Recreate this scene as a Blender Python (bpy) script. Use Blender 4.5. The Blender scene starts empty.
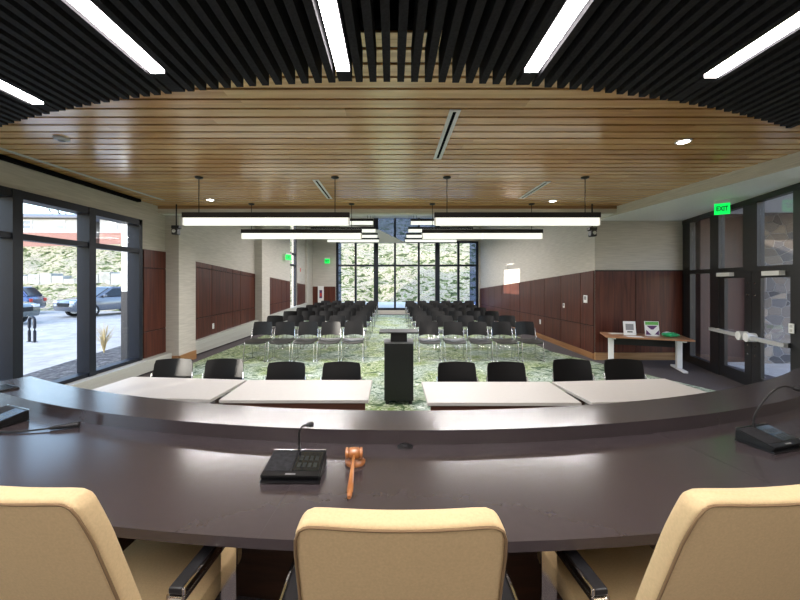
import bpy, bmesh, math, random
from mathutils import Vector, Matrix
random.seed(7)
PI = math.pi
SC = bpy.context.scene
COL = SC.collection
EYE = 1.8

# ------------------------------------------------------------------ materials
def new_mat(name):
    m = bpy.data.materials.new(name); m.use_nodes = True
    nt = m.node_tree
    return m, nt, nt.nodes['Principled BSDF']

def N(nt, t, **kw):
    n = nt.nodes.new(t)
    for k, v in kw.items():
        if k.startswith('i_'):
            n.inputs[k[2:].replace('_', ' ')].default_value = v
        else:
            setattr(n, k, v)
    return n

def ramp(nt, fac, stops):
    r = nt.nodes.new('ShaderNodeValToRGB')
    el = r.color_ramp.elements
    while len(el) < len(stops): el.new(0.5)
    for e, (p, c) in zip(el, stops):
        e.position = p; e.color = (*c, 1)
    nt.links.new(fac, r.inputs['Fac'])
    return r.outputs['Color']

def plain(name, col, rough=0.5, metal=0.0, coat=0.0, noise=0.06, nscale=30, bump=0.0, spec=0.5):
    m, nt, b = new_mat(name)
    tc = N(nt, 'ShaderNodeTexCoord')
    nz = N(nt, 'ShaderNodeTexNoise'); nz.inputs['Scale'].default_value = nscale; nz.inputs['Detail'].default_value = 4
    nt.links.new(tc.outputs['Object'], nz.inputs['Vector'])
    lo = tuple(max(0, c * (1 - noise)) for c in col); hi = tuple(min(1, c * (1 + noise)) for c in col)
    nt.links.new(ramp(nt, nz.outputs['Fac'], [(0.3, lo), (0.7, hi)]), b.inputs['Base Color'])
    b.inputs['Roughness'].default_value = rough; b.inputs['Metallic'].default_value = metal
    b.inputs['Coat Weight'].default_value = coat; b.inputs['Coat Roughness'].default_value = 0.1
    b.inputs['Specular IOR Level'].default_value = spec
    if bump:
        bp = N(nt, 'ShaderNodeBump'); bp.inputs['Strength'].default_value = bump; bp.inputs['Distance'].default_value = 0.01
        nt.links.new(nz.outputs['Fac'], bp.inputs['Height']); nt.links.new(bp.outputs['Normal'], b.inputs['Normal'])
    return m

def wood(name, stops, axis='X', scale=(1, 1, 1), rough=0.35, coat=0.0, island=0.25, coat_rough=0.12):
    m, nt, b = new_mat(name)
    tc = N(nt, 'ShaderNodeTexCoord'); mp = N(nt, 'ShaderNodeMapping')
    s = {'X': (0.7, 14, 14), 'Y': (14, 0.7, 14), 'Z': (14, 14, 0.7)}[axis]
    mp.inputs['Scale'].default_value = tuple(a * c for a, c in zip(s, scale))
    nt.links.new(tc.outputs['Object'], mp.inputs['Vector'])
    geo = N(nt, 'ShaderNodeNewGeometry')
    add = N(nt, 'ShaderNodeVectorMath', operation='ADD')
    mul = N(nt, 'ShaderNodeMath', operation='MULTIPLY'); mul.inputs[1].default_value = 37.0
    nt.links.new(geo.outputs['Random Per Island'], mul.inputs[0])
    nt.links.new(mp.outputs['Vector'], add.inputs[0]); nt.links.new(mul.outputs[0], add.inputs[1])
    nz = N(nt, 'ShaderNodeTexNoise'); nz.inputs['Scale'].default_value = 1.3; nz.inputs['Detail'].default_value = 6
    nz.inputs['Distortion'].default_value = 0.6
    nt.links.new(add.outputs[0], nz.inputs['Vector'])
    mix = N(nt, 'ShaderNodeMath', operation='MULTIPLY_ADD')
    mix.inputs[1].default_value = island
    nt.links.new(geo.outputs['Random Per Island'], mix.inputs[0])
    sub = N(nt, 'ShaderNodeMath', operation='SUBTRACT'); sub.inputs[1].default_value = island * 0.5
    nt.links.new(nz.outputs['Fac'], sub.inputs[0]); nt.links.new(sub.outputs[0], mix.inputs[2])
    nt.links.new(ramp(nt, mix.outputs[0], stops), b.inputs['Base Color'])
    b.inputs['Roughness'].default_value = rough
    b.inputs['Coat Weight'].default_value = coat; b.inputs['Coat Roughness'].default_value = coat_rough
    return m

def emit(name, col, strength):
    m, nt, b = new_mat(name)
    b.inputs['Base Color'].default_value = (*col, 1)
    b.inputs['Emission Color'].default_value = (*col, 1)
    b.inputs['Emission Strength'].default_value = strength
    return m

def glass_mat(name, tint=(1, 1, 1), refl=0.02):
    m = bpy.data.materials.new(name); m.use_nodes = True
    nt = m.node_tree; nt.nodes.remove(nt.nodes['Principled BSDF'])
    out = nt.nodes['Material Output']
    t = N(nt, 'ShaderNodeBsdfTransparent'); t.inputs['Color'].default_value = (*tint, 1)
    g = N(nt, 'ShaderNodeBsdfGlossy'); g.inputs['Roughness'].default_value = 0.02
    lw = N(nt, 'ShaderNodeLayerWeight'); lw.inputs['Blend'].default_value = 0.5
    pw = N(nt, 'ShaderNodeMath', operation='POWER'); pw.inputs[1].default_value = 5.0
    f = N(nt, 'ShaderNodeMath', operation='MULTIPLY_ADD'); f.inputs[1].default_value = 0.8; f.inputs[2].default_value = refl
    nt.links.new(lw.outputs['Facing'], pw.inputs[0]); nt.links.new(pw.outputs[0], f.inputs[0])
    mx = N(nt, 'ShaderNodeMixShader')
    nt.links.new(f.outputs[0], mx.inputs[0]); nt.links.new(t.outputs[0], mx.inputs[1]); nt.links.new(g.outputs[0], mx.inputs[2])
    nt.links.new(mx.outputs[0], out.inputs['Surface'])
    return m

def fabric_wall(name, col):
    m, nt, b = new_mat(name)
    tc = N(nt, 'ShaderNodeTexCoord'); mp = N(nt, 'ShaderNodeMapping'); mp.inputs['Scale'].default_value = (3, 3, 60)
    nt.links.new(tc.outputs['Object'], mp.inputs['Vector'])
    nz = N(nt, 'ShaderNodeTexNoise'); nz.inputs['Scale'].default_value = 1.0; nz.inputs['Detail'].default_value = 5
    nt.links.new(mp.outputs['Vector'], nz.inputs['Vector'])
    nt.links.new(ramp(nt, nz.outputs['Fac'], [(0.3, tuple(c * 0.86 for c in col)), (0.7, tuple(min(1, c * 1.1) for c in col))]), b.inputs['Base Color'])
    b.inputs['Roughness'].default_value = 0.75
    return m

def carpet_green(name):
    m, nt, b = new_mat(name)
    tc = N(nt, 'ShaderNodeTexCoord')
    mp = N(nt, 'ShaderNodeMapping'); mp.inputs['Scale'].default_value = (1.25, 1.25, 1)
    nt.links.new(tc.outputs['Object'], mp.inputs['Vector'])
    n1 = N(nt, 'ShaderNodeTexNoise'); n1.inputs['Scale'].default_value = 2.2; n1.inputs['Detail'].default_value = 8; n1.inputs['Roughness'].default_value = 0.7; n1.inputs['Distortion'].default_value = 2.2
    nt.links.new(mp.outputs['Vector'], n1.inputs['Vector'])
    n2 = N(nt, 'ShaderNodeTexNoise'); n2.inputs['Scale'].default_value = 0.9; n2.inputs['Detail'].default_value = 2
    nt.links.new(mp.outputs['Vector'], n2.inputs['Vector'])
    c1 = ramp(nt, n1.outputs['Fac'], [(0.36, (0.02, 0.055, 0.02)), (0.44, (0.09, 0.15, 0.045)), (0.49, (0.55, 0.60, 0.42)), (0.53, (0.07, 0.14, 0.035)), (0.59, (0.22, 0.29, 0.09)), (0.65, (0.75, 0.78, 0.66))])
    c2 = ramp(nt, n1.outputs['Fac'], [(0.38, (0.03, 0.075, 0.045)), (0.45, (0.14, 0.20, 0.14)), (0.49, (0.52, 0.58, 0.52)), (0.54, (0.07, 0.14, 0.08)), (0.63, (0.70, 0.75, 0.70))])
    mx = N(nt, 'ShaderNodeMixRGB')
    nt.links.new(ramp(nt, n2.outputs['Fac'], [(0.42, (0, 0, 0)), (0.58, (1, 1, 1))]), mx.inputs[0])
    nt.links.new(c1, mx.inputs[1]); nt.links.new(c2, mx.inputs[2])
    nt.links.new(mx.outputs[0], b.inputs['Base Color'])
    b.inputs['Roughness'].default_value = 0.9
    return m

def mottled(name, stops, scale=3.0, detail=8, rough=0.9, dist=0.5, bump=0.6, stretch=(1, 1, 1)):
    m, nt, b = new_mat(name)
    tc = N(nt, 'ShaderNodeTexCoord'); mp = N(nt, 'ShaderNodeMapping'); mp.inputs['Scale'].default_value = stretch
    nt.links.new(tc.outputs['Object'], mp.inputs['Vector'])
    nz = N(nt, 'ShaderNodeTexNoise'); nz.inputs['Scale'].default_value = scale; nz.inputs['Detail'].default_value = detail
    nz.inputs['Roughness'].default_value = 0.68; nz.inputs['Distortion'].default_value = dist
    nt.links.new(mp.outputs['Vector'], nz.inputs['Vector'])
    nt.links.new(ramp(nt, nz.outputs['Fac'], stops), b.inputs['Base Color'])
    b.inputs['Roughness'].default_value = rough; b.inputs['Specular IOR Level'].default_value = 0.2
    if bump:
        bp = N(nt, 'ShaderNodeBump'); bp.inputs['Strength'].default_value = bump; bp.inputs['Distance'].default_value = 0.15
        nt.links.new(nz.outputs['Fac'], bp.inputs['Height']); nt.links.new(bp.outputs['Normal'], b.inputs['Normal'])
    return m

def stone(name):
    m, nt, b = new_mat(name)
    tc = N(nt, 'ShaderNodeTexCoord'); mp = N(nt, 'ShaderNodeMapping'); mp.inputs['Scale'].default_value = (3.6, 3.6, 5.2)
    nt.links.new(tc.outputs['Object'], mp.inputs['Vector'])
    v = N(nt, 'ShaderNodeTexVoronoi'); v.inputs['Scale'].default_value = 1.0
    e = N(nt, 'ShaderNodeTexVoronoi', feature='DISTANCE_TO_EDGE'); e.inputs['Scale'].default_value = 1.0
    nt.links.new(mp.outputs['Vector'], v.inputs['Vector']); nt.links.new(mp.outputs['Vector'], e.inputs['Vector'])
    c = ramp(nt, v.outputs['Color'], [(0.2, (0.06, 0.06, 0.065)), (0.4, (0.20, 0.17, 0.14)), (0.6, (0.10, 0.105, 0.12)), (0.8, (0.26, 0.22, 0.18))])
    k = ramp(nt, e.outputs['Distance'], [(0.015, (0, 0, 0)), (0.045, (1, 1, 1))])
    mx = N(nt, 'ShaderNodeMixRGB'); mx.inputs[1].default_value = (0.34, 0.33, 0.32, 1)
    nt.links.new(k, mx.inputs[0]); nt.links.new(c, mx.inputs[2]); nt.links.new(mx.outputs[0], b.inputs['Base Color'])
    bp = N(nt, 'ShaderNodeBump'); bp.inputs['Strength'].default_value = 0.8; bp.inputs['Distance'].default_value = 0.04
    nt.links.new(k, bp.inputs['Height']); nt.links.new(bp.outputs['Normal'], b.inputs['Normal'])
    b.inputs['Roughness'].default_value = 0.8
    return m

M = {}
M['baffle'] = plain('black_felt', (0.021, 0.021, 0.024), 0.85, noise=0.3, nscale=60, spec=0.25)
M['plenum'] = plain('plenum_black', (0.004, 0.004, 0.005), 0.95, spec=0.05)
M['slat'] = wood('slat_wood', [(0.25, (0.54, 0.255, 0.065)), (0.5, (0.74, 0.41, 0.14)), (0.78, (0.90, 0.58, 0.26))], 'X', rough=0.30, coat=1.0, island=0.28, coat_rough=0.2)
M['slat'].node_tree.nodes['Principled BSDF'].inputs['Coat IOR'].default_value = 2.1
M['trimwood'] = wood('trim_wood', [(0.3, (0.24, 0.12, 0.05)), (0.7, (0.42, 0.24, 0.11))], 'X', rough=0.35)
M['basewood'] = wood('base_wood', [(0.3, (0.20, 0.095, 0.035)), (0.7, (0.36, 0.18, 0.075))], 'Y', rough=0.35)
M['panel'] = wood('panel_wood', [(0.25, (0.030, 0.007, 0.005)), (0.5, (0.070, 0.018, 0.011)), (0.8, (0.125, 0.036, 0.020))], 'Z', rough=0.40, coat=0.0, island=0.12)
M['panel'].node_tree.nodes['Principled BSDF'].inputs['Specular IOR Level'].default_value = 0.28
M['vest'] = wood('vestibule_wood', [(0.3, (0.022, 0.008, 0.007)), (0.7, (0.05, 0.018, 0.014))], 'Z', rough=0.5)
M['groove'] = plain('groove_dark', (0.012, 0.006, 0.005), 0.8)
M['wall'] = fabric_wall('wall_fabric', (0.50, 0.465, 0.42))
M['white'] = plain('white_paint', (0.86, 0.86, 0.84), 0.6, noise=0.02)
M['fascia'] = fabric_wall('fascia_fabric', (0.62, 0.58, 0.50))
M['heater'] = plain('heater_grey', (0.42, 0.42, 0.39), 0.45, noise=0.03)
M['carpet'] = mottled('carpet_grey', [(0.3, (0.06, 0.05, 0.055)), (0.7, (0.13, 0.115, 0.12))], 60, 3, 0.95, 0, 0)
M['green'] = carpet_green('carpet_green')
M['frame'] = plain('bronze_frame', (0.010, 0.013, 0.022), 0.45, metal=0.0, noise=0.05, spec=0.25)
M['doorframe'] = plain('dark_frame', (0.014, 0.014, 0.016), 0.42, noise=0.05)
M['glass'] = glass_mat('clear_glass')
M['blueglass'] = glass_mat('blue_tinted_glass', (0.42, 0.48, 0.64), 0.05)
M['doorglass'] = glass_mat('door_glass', (0.88, 0.86, 0.88), 0.05)
M['desk'] = plain('desk_laminate', (0.050, 0.040, 0.043), 0.20, noise=0.03, nscale=25)
M['desk'].node_tree.nodes['Principled BSDF'].inputs['IOR'].default_value = 1.7
M['desk_joint'] = plain('desk_joint', (0.03, 0.024, 0.026), 0.5, spec=0.1)
M['deskdark'] = wood('desk_panel', [(0.3, (0.03, 0.014, 0.008)), (0.7, (0.075, 0.034, 0.018))], 'X', rough=0.45, island=0.0)
M['cream'] = plain('cream_fabric', (0.60, 0.45, 0.25), 0.8, noise=0.06, nscale=160, bump=0.05)
M['piping'] = plain('cream_piping', (0.22, 0.14, 0.07), 0.8)
M['chrome'] = plain('chrome', (0.75, 0.72, 0.68), 0.15, metal=1.0, noise=0.02)
M['blackpad'] = plain('black_pad', (0.010, 0.010, 0.012), 0.4)
M['plastic'] = plain('black_plastic', (0.007, 0.007, 0.008), 0.38, noise=0.1, bump=0.02, nscale=200, spec=0.35)
M['seatp'] = plain('seat_plastic', (0.030, 0.029, 0.027), 0.42, noise=0.1)
M['alu'] = plain('brushed_aluminium', (0.55, 0.55, 0.56), 0.4, metal=0.35)
M['steel'] = plain('steel', (0.62, 0.63, 0.64), 0.22, metal=1.0)
M['wtop'] = plain('table_white', (0.58, 0.55, 0.52), 0.38, noise=0.02)
M['apron'] = wood('apron_wood', [(0.3, (0.05, 0.018, 0.012)), (0.7, (0.10, 0.038, 0.024))], 'X', rough=0.4)
M['podium'] = plain('podium_black', (0.010, 0.011, 0.012), 0.5, noise=0.1)
M['whitemetal'] = plain('white_metal', (0.78, 0.78, 0.78), 0.35, noise=0.01)
M['entrywood'] = wood('entry_top', [(0.3, (0.26, 0.12, 0.06)), (0.7, (0.42, 0.21, 0.11))], 'X', rough=0.35)
M['paper'] = plain('paper', (0.8, 0.8, 0.78), 0.7, noise=0.01)
M['grey'] = plain('mid_grey', (0.25, 0.25, 0.26), 0.6)
M['lgrey'] = plain('light_grey', (0.5, 0.5, 0.5), 0.5)
M['greenplastic'] = plain('green_bag', (0.03, 0.42, 0.16), 0.4, noise=0.3, nscale=20)
M['purple'] = plain('purple_print', (0.10, 0.03, 0.12), 0.6)
M['greenprint'] = plain('green_print', (0.12, 0.42, 0.08), 0.6)
M['gavel'] = wood('gavel_wood', [(0.3, (0.24, 0.075, 0.02)), (0.7, (0.45, 0.17, 0.045))], 'Y', (1, 3, 3), rough=0.25, coat=0.5, island=0.1)
M['screen'] = plain('lcd_dark', (0.015, 0.017, 0.018), 0.15)
M['lcdmark'] = plain('lcd_mark', (0.022, 0.024, 0.022), 0.3)
M['strip'] = emit('strip_diffuser', (1.0, 0.93, 0.90), 26.0)
M['pend'] = emit('pendant_diffuser', (0.95, 0.97, 0.88), 0.56)
M['down'] = emit('downlight_lens', (1.0, 0.95, 0.88), 20.0)
M['exit'] = emit('exit_green', (0.0, 0.75, 0.09), 0.8)
M['exitletter'] = emit('exit_letter', (0.0, 0.10, 0.02), 0.1)
M['asphalt'] = mottled('asphalt', [(0.3, (0.30, 0.275, 0.25)), (0.7, (0.50, 0.46, 0.41))], 2.0, 8, 0.9, 0.4, 0.1)
M['mulch'] = mottled('mulch', [(0.35, (0.03, 0.03, 0.035)), (0.55, (0.12, 0.11, 0.11)), (0.7, (0.26, 0.25, 0.25))], 9.0, 8)
M['gravel'] = mottled('gravel', [(0.35, (0.25, 0.26, 0.28)), (0.65, (0.62, 0.63, 0.66))], 10.0, 8)
M['concrete'] = mottled('concrete', [(0.3, (0.44, 0.43, 0.41)), (0.7, (0.56, 0.55, 0.53))], 3.0, 5, 0.85, 0, 0.05)
M['hill'] = mottled('hill_grass', [(0.36, (0.014, 0.016, 0.006)), (0.44, (0.09, 0.115, 0.035)), (0.485, (0.24, 0.23, 0.11)), (0.52, (0.56, 0.46, 0.34)), (0.56, (0.10, 0.075, 0.045)), (0.60, (0.50, 0.43, 0.32)), (0.66, (0.14, 0.17, 0.06))], 1.7, 5, 0.95, 0.7, 0.6, (1, 1, 1.5))
M['retain'] = mottled('retaining_blocks', [(0.35, (0.22, 0.22, 0.20)), (0.65, (0.40, 0.39, 0.36))], 1.5, 8, 0.9, 0.3, 0.4)
M['siding'] = plain('white_siding', (0.26, 0.26, 0.27), 0.6, noise=0.04)
M['bricklow'] = plain('house_brick', (0.24, 0.12, 0.10), 0.8, noise=0.15)
M['roof'] = plain('roof_shingle', (0.16, 0.16, 0.18), 0.8, noise=0.2)
M['pane'] = plain('far_pane', (0.10, 0.12, 0.16), 0.15)
M['bark'] = plain('bark', (0.10, 0.08, 0.07), 0.9, noise=0.2)
M['carsilver'] = plain('car_silver', (0.15, 0.16, 0.19), 0.25, metal=0.6, coat=0.6, noise=0.0)
M['carblue'] = plain('car_blue', (0.05, 0.08, 0.17), 0.25, metal=0.5, coat=0.6, noise=0.0)
M['cargrey'] = plain('car_grey', (0.16, 0.18, 0.18), 0.25, metal=0.6, coat=0.6, noise=0.0)
M['carglass'] = plain('car_glass', (0.012, 0.015, 0.02), 0.08)
M['tire'] = plain('tire', (0.012, 0.012, 0.012), 0.85)
M['lamp'] = plain('headlamp', (0.7, 0.7, 0.72), 0.1)
M['stone'] = stone('stone_wall')
M['red'] = plain('red_plastic', (0.55, 0.03, 0.02), 0.4)
M['dry'] = plain('dry_grass', (0.42, 0.34, 0.18), 0.9)
M['wire'] = plain('black_wire', (0.01, 0.01, 0.01), 0.5)

# ------------------------------------------------------------------ mesh builder
class MB:
    def __init__(s): s.bm = bmesh.new()
    def box(s, x0, x1, y0, y1, z0, z1, mat=None, bev=0.0, T=None):
        r = bmesh.ops.create_cube(s.bm, size=1.0)
        vs = r['verts']
        Mx = Matrix.Translation(((x0 + x1) / 2, (y0 + y1) / 2, (z0 + z1) / 2)) @ Matrix.Diagonal((x1 - x0, y1 - y0, z1 - z0, 1))
        if T is not None: Mx = T @ Mx
        bmesh.ops.transform(s.bm, matrix=Mx, verts=vs)
        if bev:
            es = list({e for v in vs for e in v.link_edges})
            bmesh.ops.bevel(s.bm, geom=es, offset=bev, segments=2, affect='EDGES', profile=0.5)
        return s
    def cyl(s, p0, p1, r0, r1=None, seg=16):
        r1 = r0 if r1 is None else r1
        p0, p1 = Vector(p0), Vector(p1); d = p1 - p0
        r = bmesh.ops.create_cone(s.bm, cap_ends=True, segments=seg, radius1=r0, radius2=r1, depth=d.length)
        Mx = Matrix.Translation((p0 + p1) / 2) @ d.to_track_quat('Z', 'Y').to_matrix().to_4x4()
        bmesh.ops.transform(s.bm, matrix=Mx, verts=r['verts'])
        return s
    def sphere(s, c, r, sc=(1, 1, 1), u=16, v=10):
        q = bmesh.ops.create_uvsphere(s.bm, u_segments=u, v_segments=v, radius=r)
        bmesh.ops.transform(s.bm, matrix=Matrix.Translation(c) @ Matrix.Diagonal((*sc, 1)), verts=q['verts'])
        return s
    def lathe(s, c, prof, axis='Z', seg=24, T=None):
        rings = []
        for (r, h) in prof:
            ring = []
            for i in range(seg):
                a = 2 * PI * i / seg
                p = Vector((r * math.cos(a), r * math.sin(a), h))
                if axis == 'X': p = Vector((h, p.x, p.y))
                if axis == 'Y': p = Vector((p.x, h, p.y))
                p = Vector(c) + p
                if T is not None: p = T @ p
                ring.append(s.bm.verts.new(p))
            rings.append(ring)
        for a, b in zip(rings, rings[1:]):
            for i in range(seg):
                s.bm.faces.new((a[i], a[(i + 1) % seg], b[(i + 1) % seg], b[i]))
        s.bm.faces.new(rings[0][::-1]); s.bm.faces.new(rings[-1])
        return s
    def tube(s, pts, r, seg=8, r1=None):
        pts = [Vector(p) for p in pts]; n = len(pts); rings = []
        up = Vector((0, 0, 1))
        for i, p in enumerate(pts):
            d = (pts[min(i + 1, n - 1)] - pts[max(i - 1, 0)]).normalized()
            a = d.cross(up)
            if a.length < 1e-3: a = d.cross(Vector((0, 1, 0)))
            a.normalize(); b = d.cross(a).normalized()
            rr = r if r1 is None else r + (r1 - r) * i / (n - 1)
            rings.append([s.bm.verts.new(p + rr * (math.cos(t) * a + math.sin(t) * b)) for t in [2 * PI * k / seg for k in range(seg)]])
        for a, b in zip(rings, rings[1:]):
            for i in range(seg):
                s.bm.faces.new((a[i], a[(i + 1) % seg], b[(i + 1) % seg], b[i]))
        s.bm.faces.new(rings[0][::-1]); s.bm.faces.new(rings[-1])
        return s
    def prism(s, poly, z0, z1, T=None, bev=0.0):
        """poly in xy, extruded in z."""
        lo = [s.bm.verts.new((x, y, z0)) for x, y in poly]
        hi = [s.bm.verts.new((x, y, z1)) for x, y in poly]
        n = len(poly)
        fs = [s.bm.faces.new(lo[::-1]), s.bm.faces.new(hi)]
        for i in range(n): fs.append(s.bm.faces.new((lo[i], lo[(i + 1) % n], hi[(i + 1) % n], hi[i])))
        if T is not None: bmesh.ops.transform(s.bm, matrix=T, verts=lo + hi)
        if bev:
            es = list({e for f in fs for e in f.edges})
            bmesh.ops.bevel(s.bm, geom=es, offset=bev, segments=2, affect='EDGES', profile=0.5)
        return s
    def hexa(s, a, b):
        """two quads (4 points each) joined into a solid."""
        va = [s.bm.verts.new(p) for p in a]; vb = [s.bm.verts.new(p) for p in b]
        s.bm.faces.new(va[::-1]); s.bm.faces.new(vb)
        for i in range(4): s.bm.faces.new((va[i], va[(i + 1) % 4], vb[(i + 1) % 4], vb[i]))
        return s
    def sheet(s, grid, th):
        """grid of points -> thick sheet along vertex normals (th)."""
        nr, nc = len(grid), len(grid[0])
        G = [[Vector(p) for p in row] for row in grid]
        def nrm(i, j):
            a = G[min(i + 1, nr - 1)][j] - G[max(i - 1, 0)][j]
            b = G[i][min(j + 1, nc - 1)] - G[i][max(j - 1, 0)]
            return a.cross(b).normalized()
        A = [[s.bm.verts.new(G[i][j] + nrm(i, j) * th / 2) for j in range(nc)] for i in range(nr)]
        B = [[s.bm.verts.new(G[i][j] - nrm(i, j) * th / 2) for j in range(nc)] for i in range(nr)]
        for i in range(nr - 1):
            for j in range(nc - 1):
                s.bm.faces.new((A[i][j], A[i + 1][j], A[i + 1][j + 1], A[i][j + 1]))
                s.bm.faces.new((B[i][j], B[i][j + 1], B[i + 1][j + 1], B[i + 1][j]))
        for i in range(nr - 1):
            s.bm.faces.new((A[i][0], B[i][0], B[i + 1][0], A[i + 1][0]))
            s.bm.faces.new((A[i][-1], A[i + 1][-1], B[i + 1][-1], B[i][-1]))
        for j in range(nc - 1):
            s.bm.faces.new((A[0][j], A[0][j + 1], B[0][j + 1], B[0][j]))
            s.bm.faces.new((A[-1][j], B[-1][j], B[-1][j + 1], A[-1][j + 1]))
        return s
    def xf(s, Mx):
        bmesh.ops.transform(s.bm, matrix=Mx, verts=s.bm.verts[:]); return s
    def build(s, name, mat, parent=None, smooth=False, loc=None):
        bmesh.ops.recalc_face_normals(s.bm, faces=s.bm.faces[:])
        me = bpy.data.meshes.new(name)
        s.bm.to_mesh(me); s.bm.free()
        me.materials.append(mat)
        if smooth:
            for p in me.polygons: p.use_smooth = True
            try: me.set_sharp_from_angle(angle=math.radians(40))
            except Exception: pass
        o = bpy.data.objects.new(name, me); COL.objects.link(o)
        if parent is not None: o.parent = parent
        if loc is not None: o.location = loc
        return o

def tag(o, label, cat, group=None, kind=None):
    o['label'] = label; o['category'] = cat
    if group: o['group'] = group
    if kind: o['kind'] = kind
    return o
def thing(name, label, cat, loc=(0, 0, 0), rz=0.0, group=None):
    o = bpy.data.objects.new(name, None); COL.objects.link(o)
    o.location = loc; o.rotation_euler = (0, 0, rz); o.empty_display_size = 0.1
    return tag(o, label, cat, group)
def struct(o):
    o['kind'] = 'structure'; return o
def copy_thing(root, loc, rz, label, group=None):
    r = root.copy(); COL.objects.link(r); r.location = loc; r.rotation_euler = (0, 0, rz)
    r['label'] = label
    if group: r['group'] = group
    for ch in list(root.children):
        c = ch.copy(); COL.objects.link(c); c.parent = r
        for g in list(ch.children):
            d = g.copy(); COL.objects.link(d); d.parent = c
    return r
ORD = ['first', 'second', 'third', 'fourth', 'fifth', 'sixth', 'seventh', 'eighth', 'ninth', 'tenth', 'eleventh', 'twelfth', 'thirteenth', 'fourteenth', 'fifteenth']

def text_mesh(body, size, mat, name, parent, loc, rot):
    cu = bpy.data.curves.new('tmp_text', 'FONT'); cu.body = body; cu.size = size; cu.extrude = 0.001; cu.offset = size * .035
    cu.align_x = 'CENTER'; cu.align_y = 'CENTER'
    t = bpy.data.objects.new('tmp_text', cu); COL.objects.link(t)
    bpy.context.view_layer.update()
    me = bpy.data.meshes.new_from_object(t.evaluated_get(bpy.context.evaluated_depsgraph_get()))
    bpy.data.objects.remove(t); bpy.data.curves.remove(cu)
    me.materials.clear(); me.materials.append(mat)
    o = bpy.data.objects.new(name, me); COL.objects.link(o); o.parent = parent
    o.location = loc; o.rotation_euler = rot; o.scale = (.66, 1, 1)
    return o

# ------------------------------------------------------------------ room dimensions
CEIL = 3.35; HIGH = 5.2; FAR = 19.5
def XL(y): return -4.85 + max(0, y - 8.36) * 0.04
def XR(y): return 4.65 + (y - 8.25) * 0.0107
def DX(y): return 6.66 - 0.294 * (8.25 - y)            # the slanting entrance wall

# ---- floors
struct(MB().box(-4.85, 7.2, -1.8, FAR, -0.15, 0.0).build('floor', M['carpet']))
g = MB().prism([(-4.35, 2.3), (5.9, 2.3), (5.6, 5.2), (5.0, 6.6), (4.05, 9.2), (4.15, FAR - .35), (-4.0, FAR - .35), (-4.35, 8.2)], 0.0, 0.004).build('carpet', M['green'])
struct(g)
DC = Vector((0.1, 8.0))
def arc(R, a0, a1, n=48):
    return [(DC.x + R * math.sin(a), DC.y - R * math.cos(a)) for a in [a0 + (a1 - a0) * i / n for i in range(n + 1)]]
A0, A1 = -math.radians(28.8), math.radians(33.5)
dais = [(x, y) for x, y in arc(6.0, A0, A1)] + [(4.9, -1.75), (-4.8, -1.75)]
struct(MB().prism(dais, 0.0, 0.25).build('floor_dais', M['carpet']))

# ---- left wall, front bay with the window
WY0, WY1, WZ0, WZ1 = -0.6, 6.97, 0.27, 2.98
w = MB()
w.box(-5.05, -4.85, -1.8, WY0, 0, CEIL); w.box(-5.05, -4.85, WY1, 7.7, 0, CEIL)
w.box(-5.05, -4.85, WY0, WY1, 0, WZ0); w.box(-5.05, -4.85, WY0, WY1, WZ1, CEIL)
w.box(-5.05, -4.56, 7.7, 8.36, 0, HIGH)
w.box(-5.05, -4.85, -1.8, 7.7, CEIL, CEIL + .1)
# rear bays
SY0, SY1 = 16.03, 17.06
def wl(y0, y1, z0, z1, out=0.25, inn=0.0):
    w.prism([(XL(y0) + inn, y0), (XL(y1) + inn, y1), (XL(y1) - out, y1), (XL(y0) - out, y0)], z0, z1)
wl(8.36, SY0, 0, HIGH); wl(SY1, FAR, 0, HIGH); wl(SY0, SY1, 0, 0.4); wl(SY0, SY1, 4.6, HIGH)
struct(w.build('wall_left', M['wall']))
for k, (y0, y1, inn) in enumerate([(12.3, 13.0, 0.25), (18.4, FAR, 0.12)]):
    q = MB(); q.prism([(XL(y0) + inn, y0), (XL(y1) + inn, y1), (XL(y1), y1), (XL(y0), y0)], 0, HIGH)
    struct(q.build('wall_pilaster', M['wall']))
# ---- right walls
q = MB()
q.prism([(XR(8.25), 8.25), (XR(FAR), FAR), (XR(FAR) + .25, FAR), (XR(8.25) + .25, 8.25)], 0, HIGH)
q.box(4.9, 6.9, 8.25, 8.45, 0, 3.4)
struct(q.build('wall_right', M['wall']))
struct(MB().prism([(5.5, 4.3), (5.5, -1.8), (5.7, -1.8), (5.7, 4.3)], 0, 3.4).build('wall_right_front', M['wall']))
struct(MB().box(-5.05, 5.7, -2.0, -1.8, 0, 3.6).build('wall_back', M['wall']))
# ---- far wall
FX0, FX1 = (336 - 392) / 360 * FAR, (478.5 - 392) / 360 * FAR
zc = EYE + (281 - 243) / 360 * FAR                       # head of the main glazing
q = MB()
q.box(-4.7, FX0, FAR, FAR + .25, 0, HIGH); q.box(FX1, 5.1, FAR, FAR + .25, 0, HIGH)
q.box(FX0, FX1, FAR, FAR + .25, 0, 0.22)
q.box(FX0, (376 - 392) / 360 * FAR, FAR, FAR + .25, zc + .1, HIGH); q.box((437 - 392) / 360 * FAR, FX1, FAR, FAR + .25, zc + .1, HIGH)
struct(q.build('wall_far', M['wall']))
# sloping white bulkhead under the clerestory
xa, xb, xc = [(p - 392) / 360 * FAR for p in (340, 379, 406)]
T = Matrix(((1, 0, 0, 0), (0, 0, -1, FAR + .02), (0, 1, 0, 0), (0, 0, 0, 1)))
struct(MB().prism([(xa, zc), (xc, zc), (xb, EYE + (281 - 230) / 360 * FAR), (xa, EYE + (281 - 224) / 360 * FAR)], 0, 0.12, T).build('trim_1', M['white']))

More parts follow.
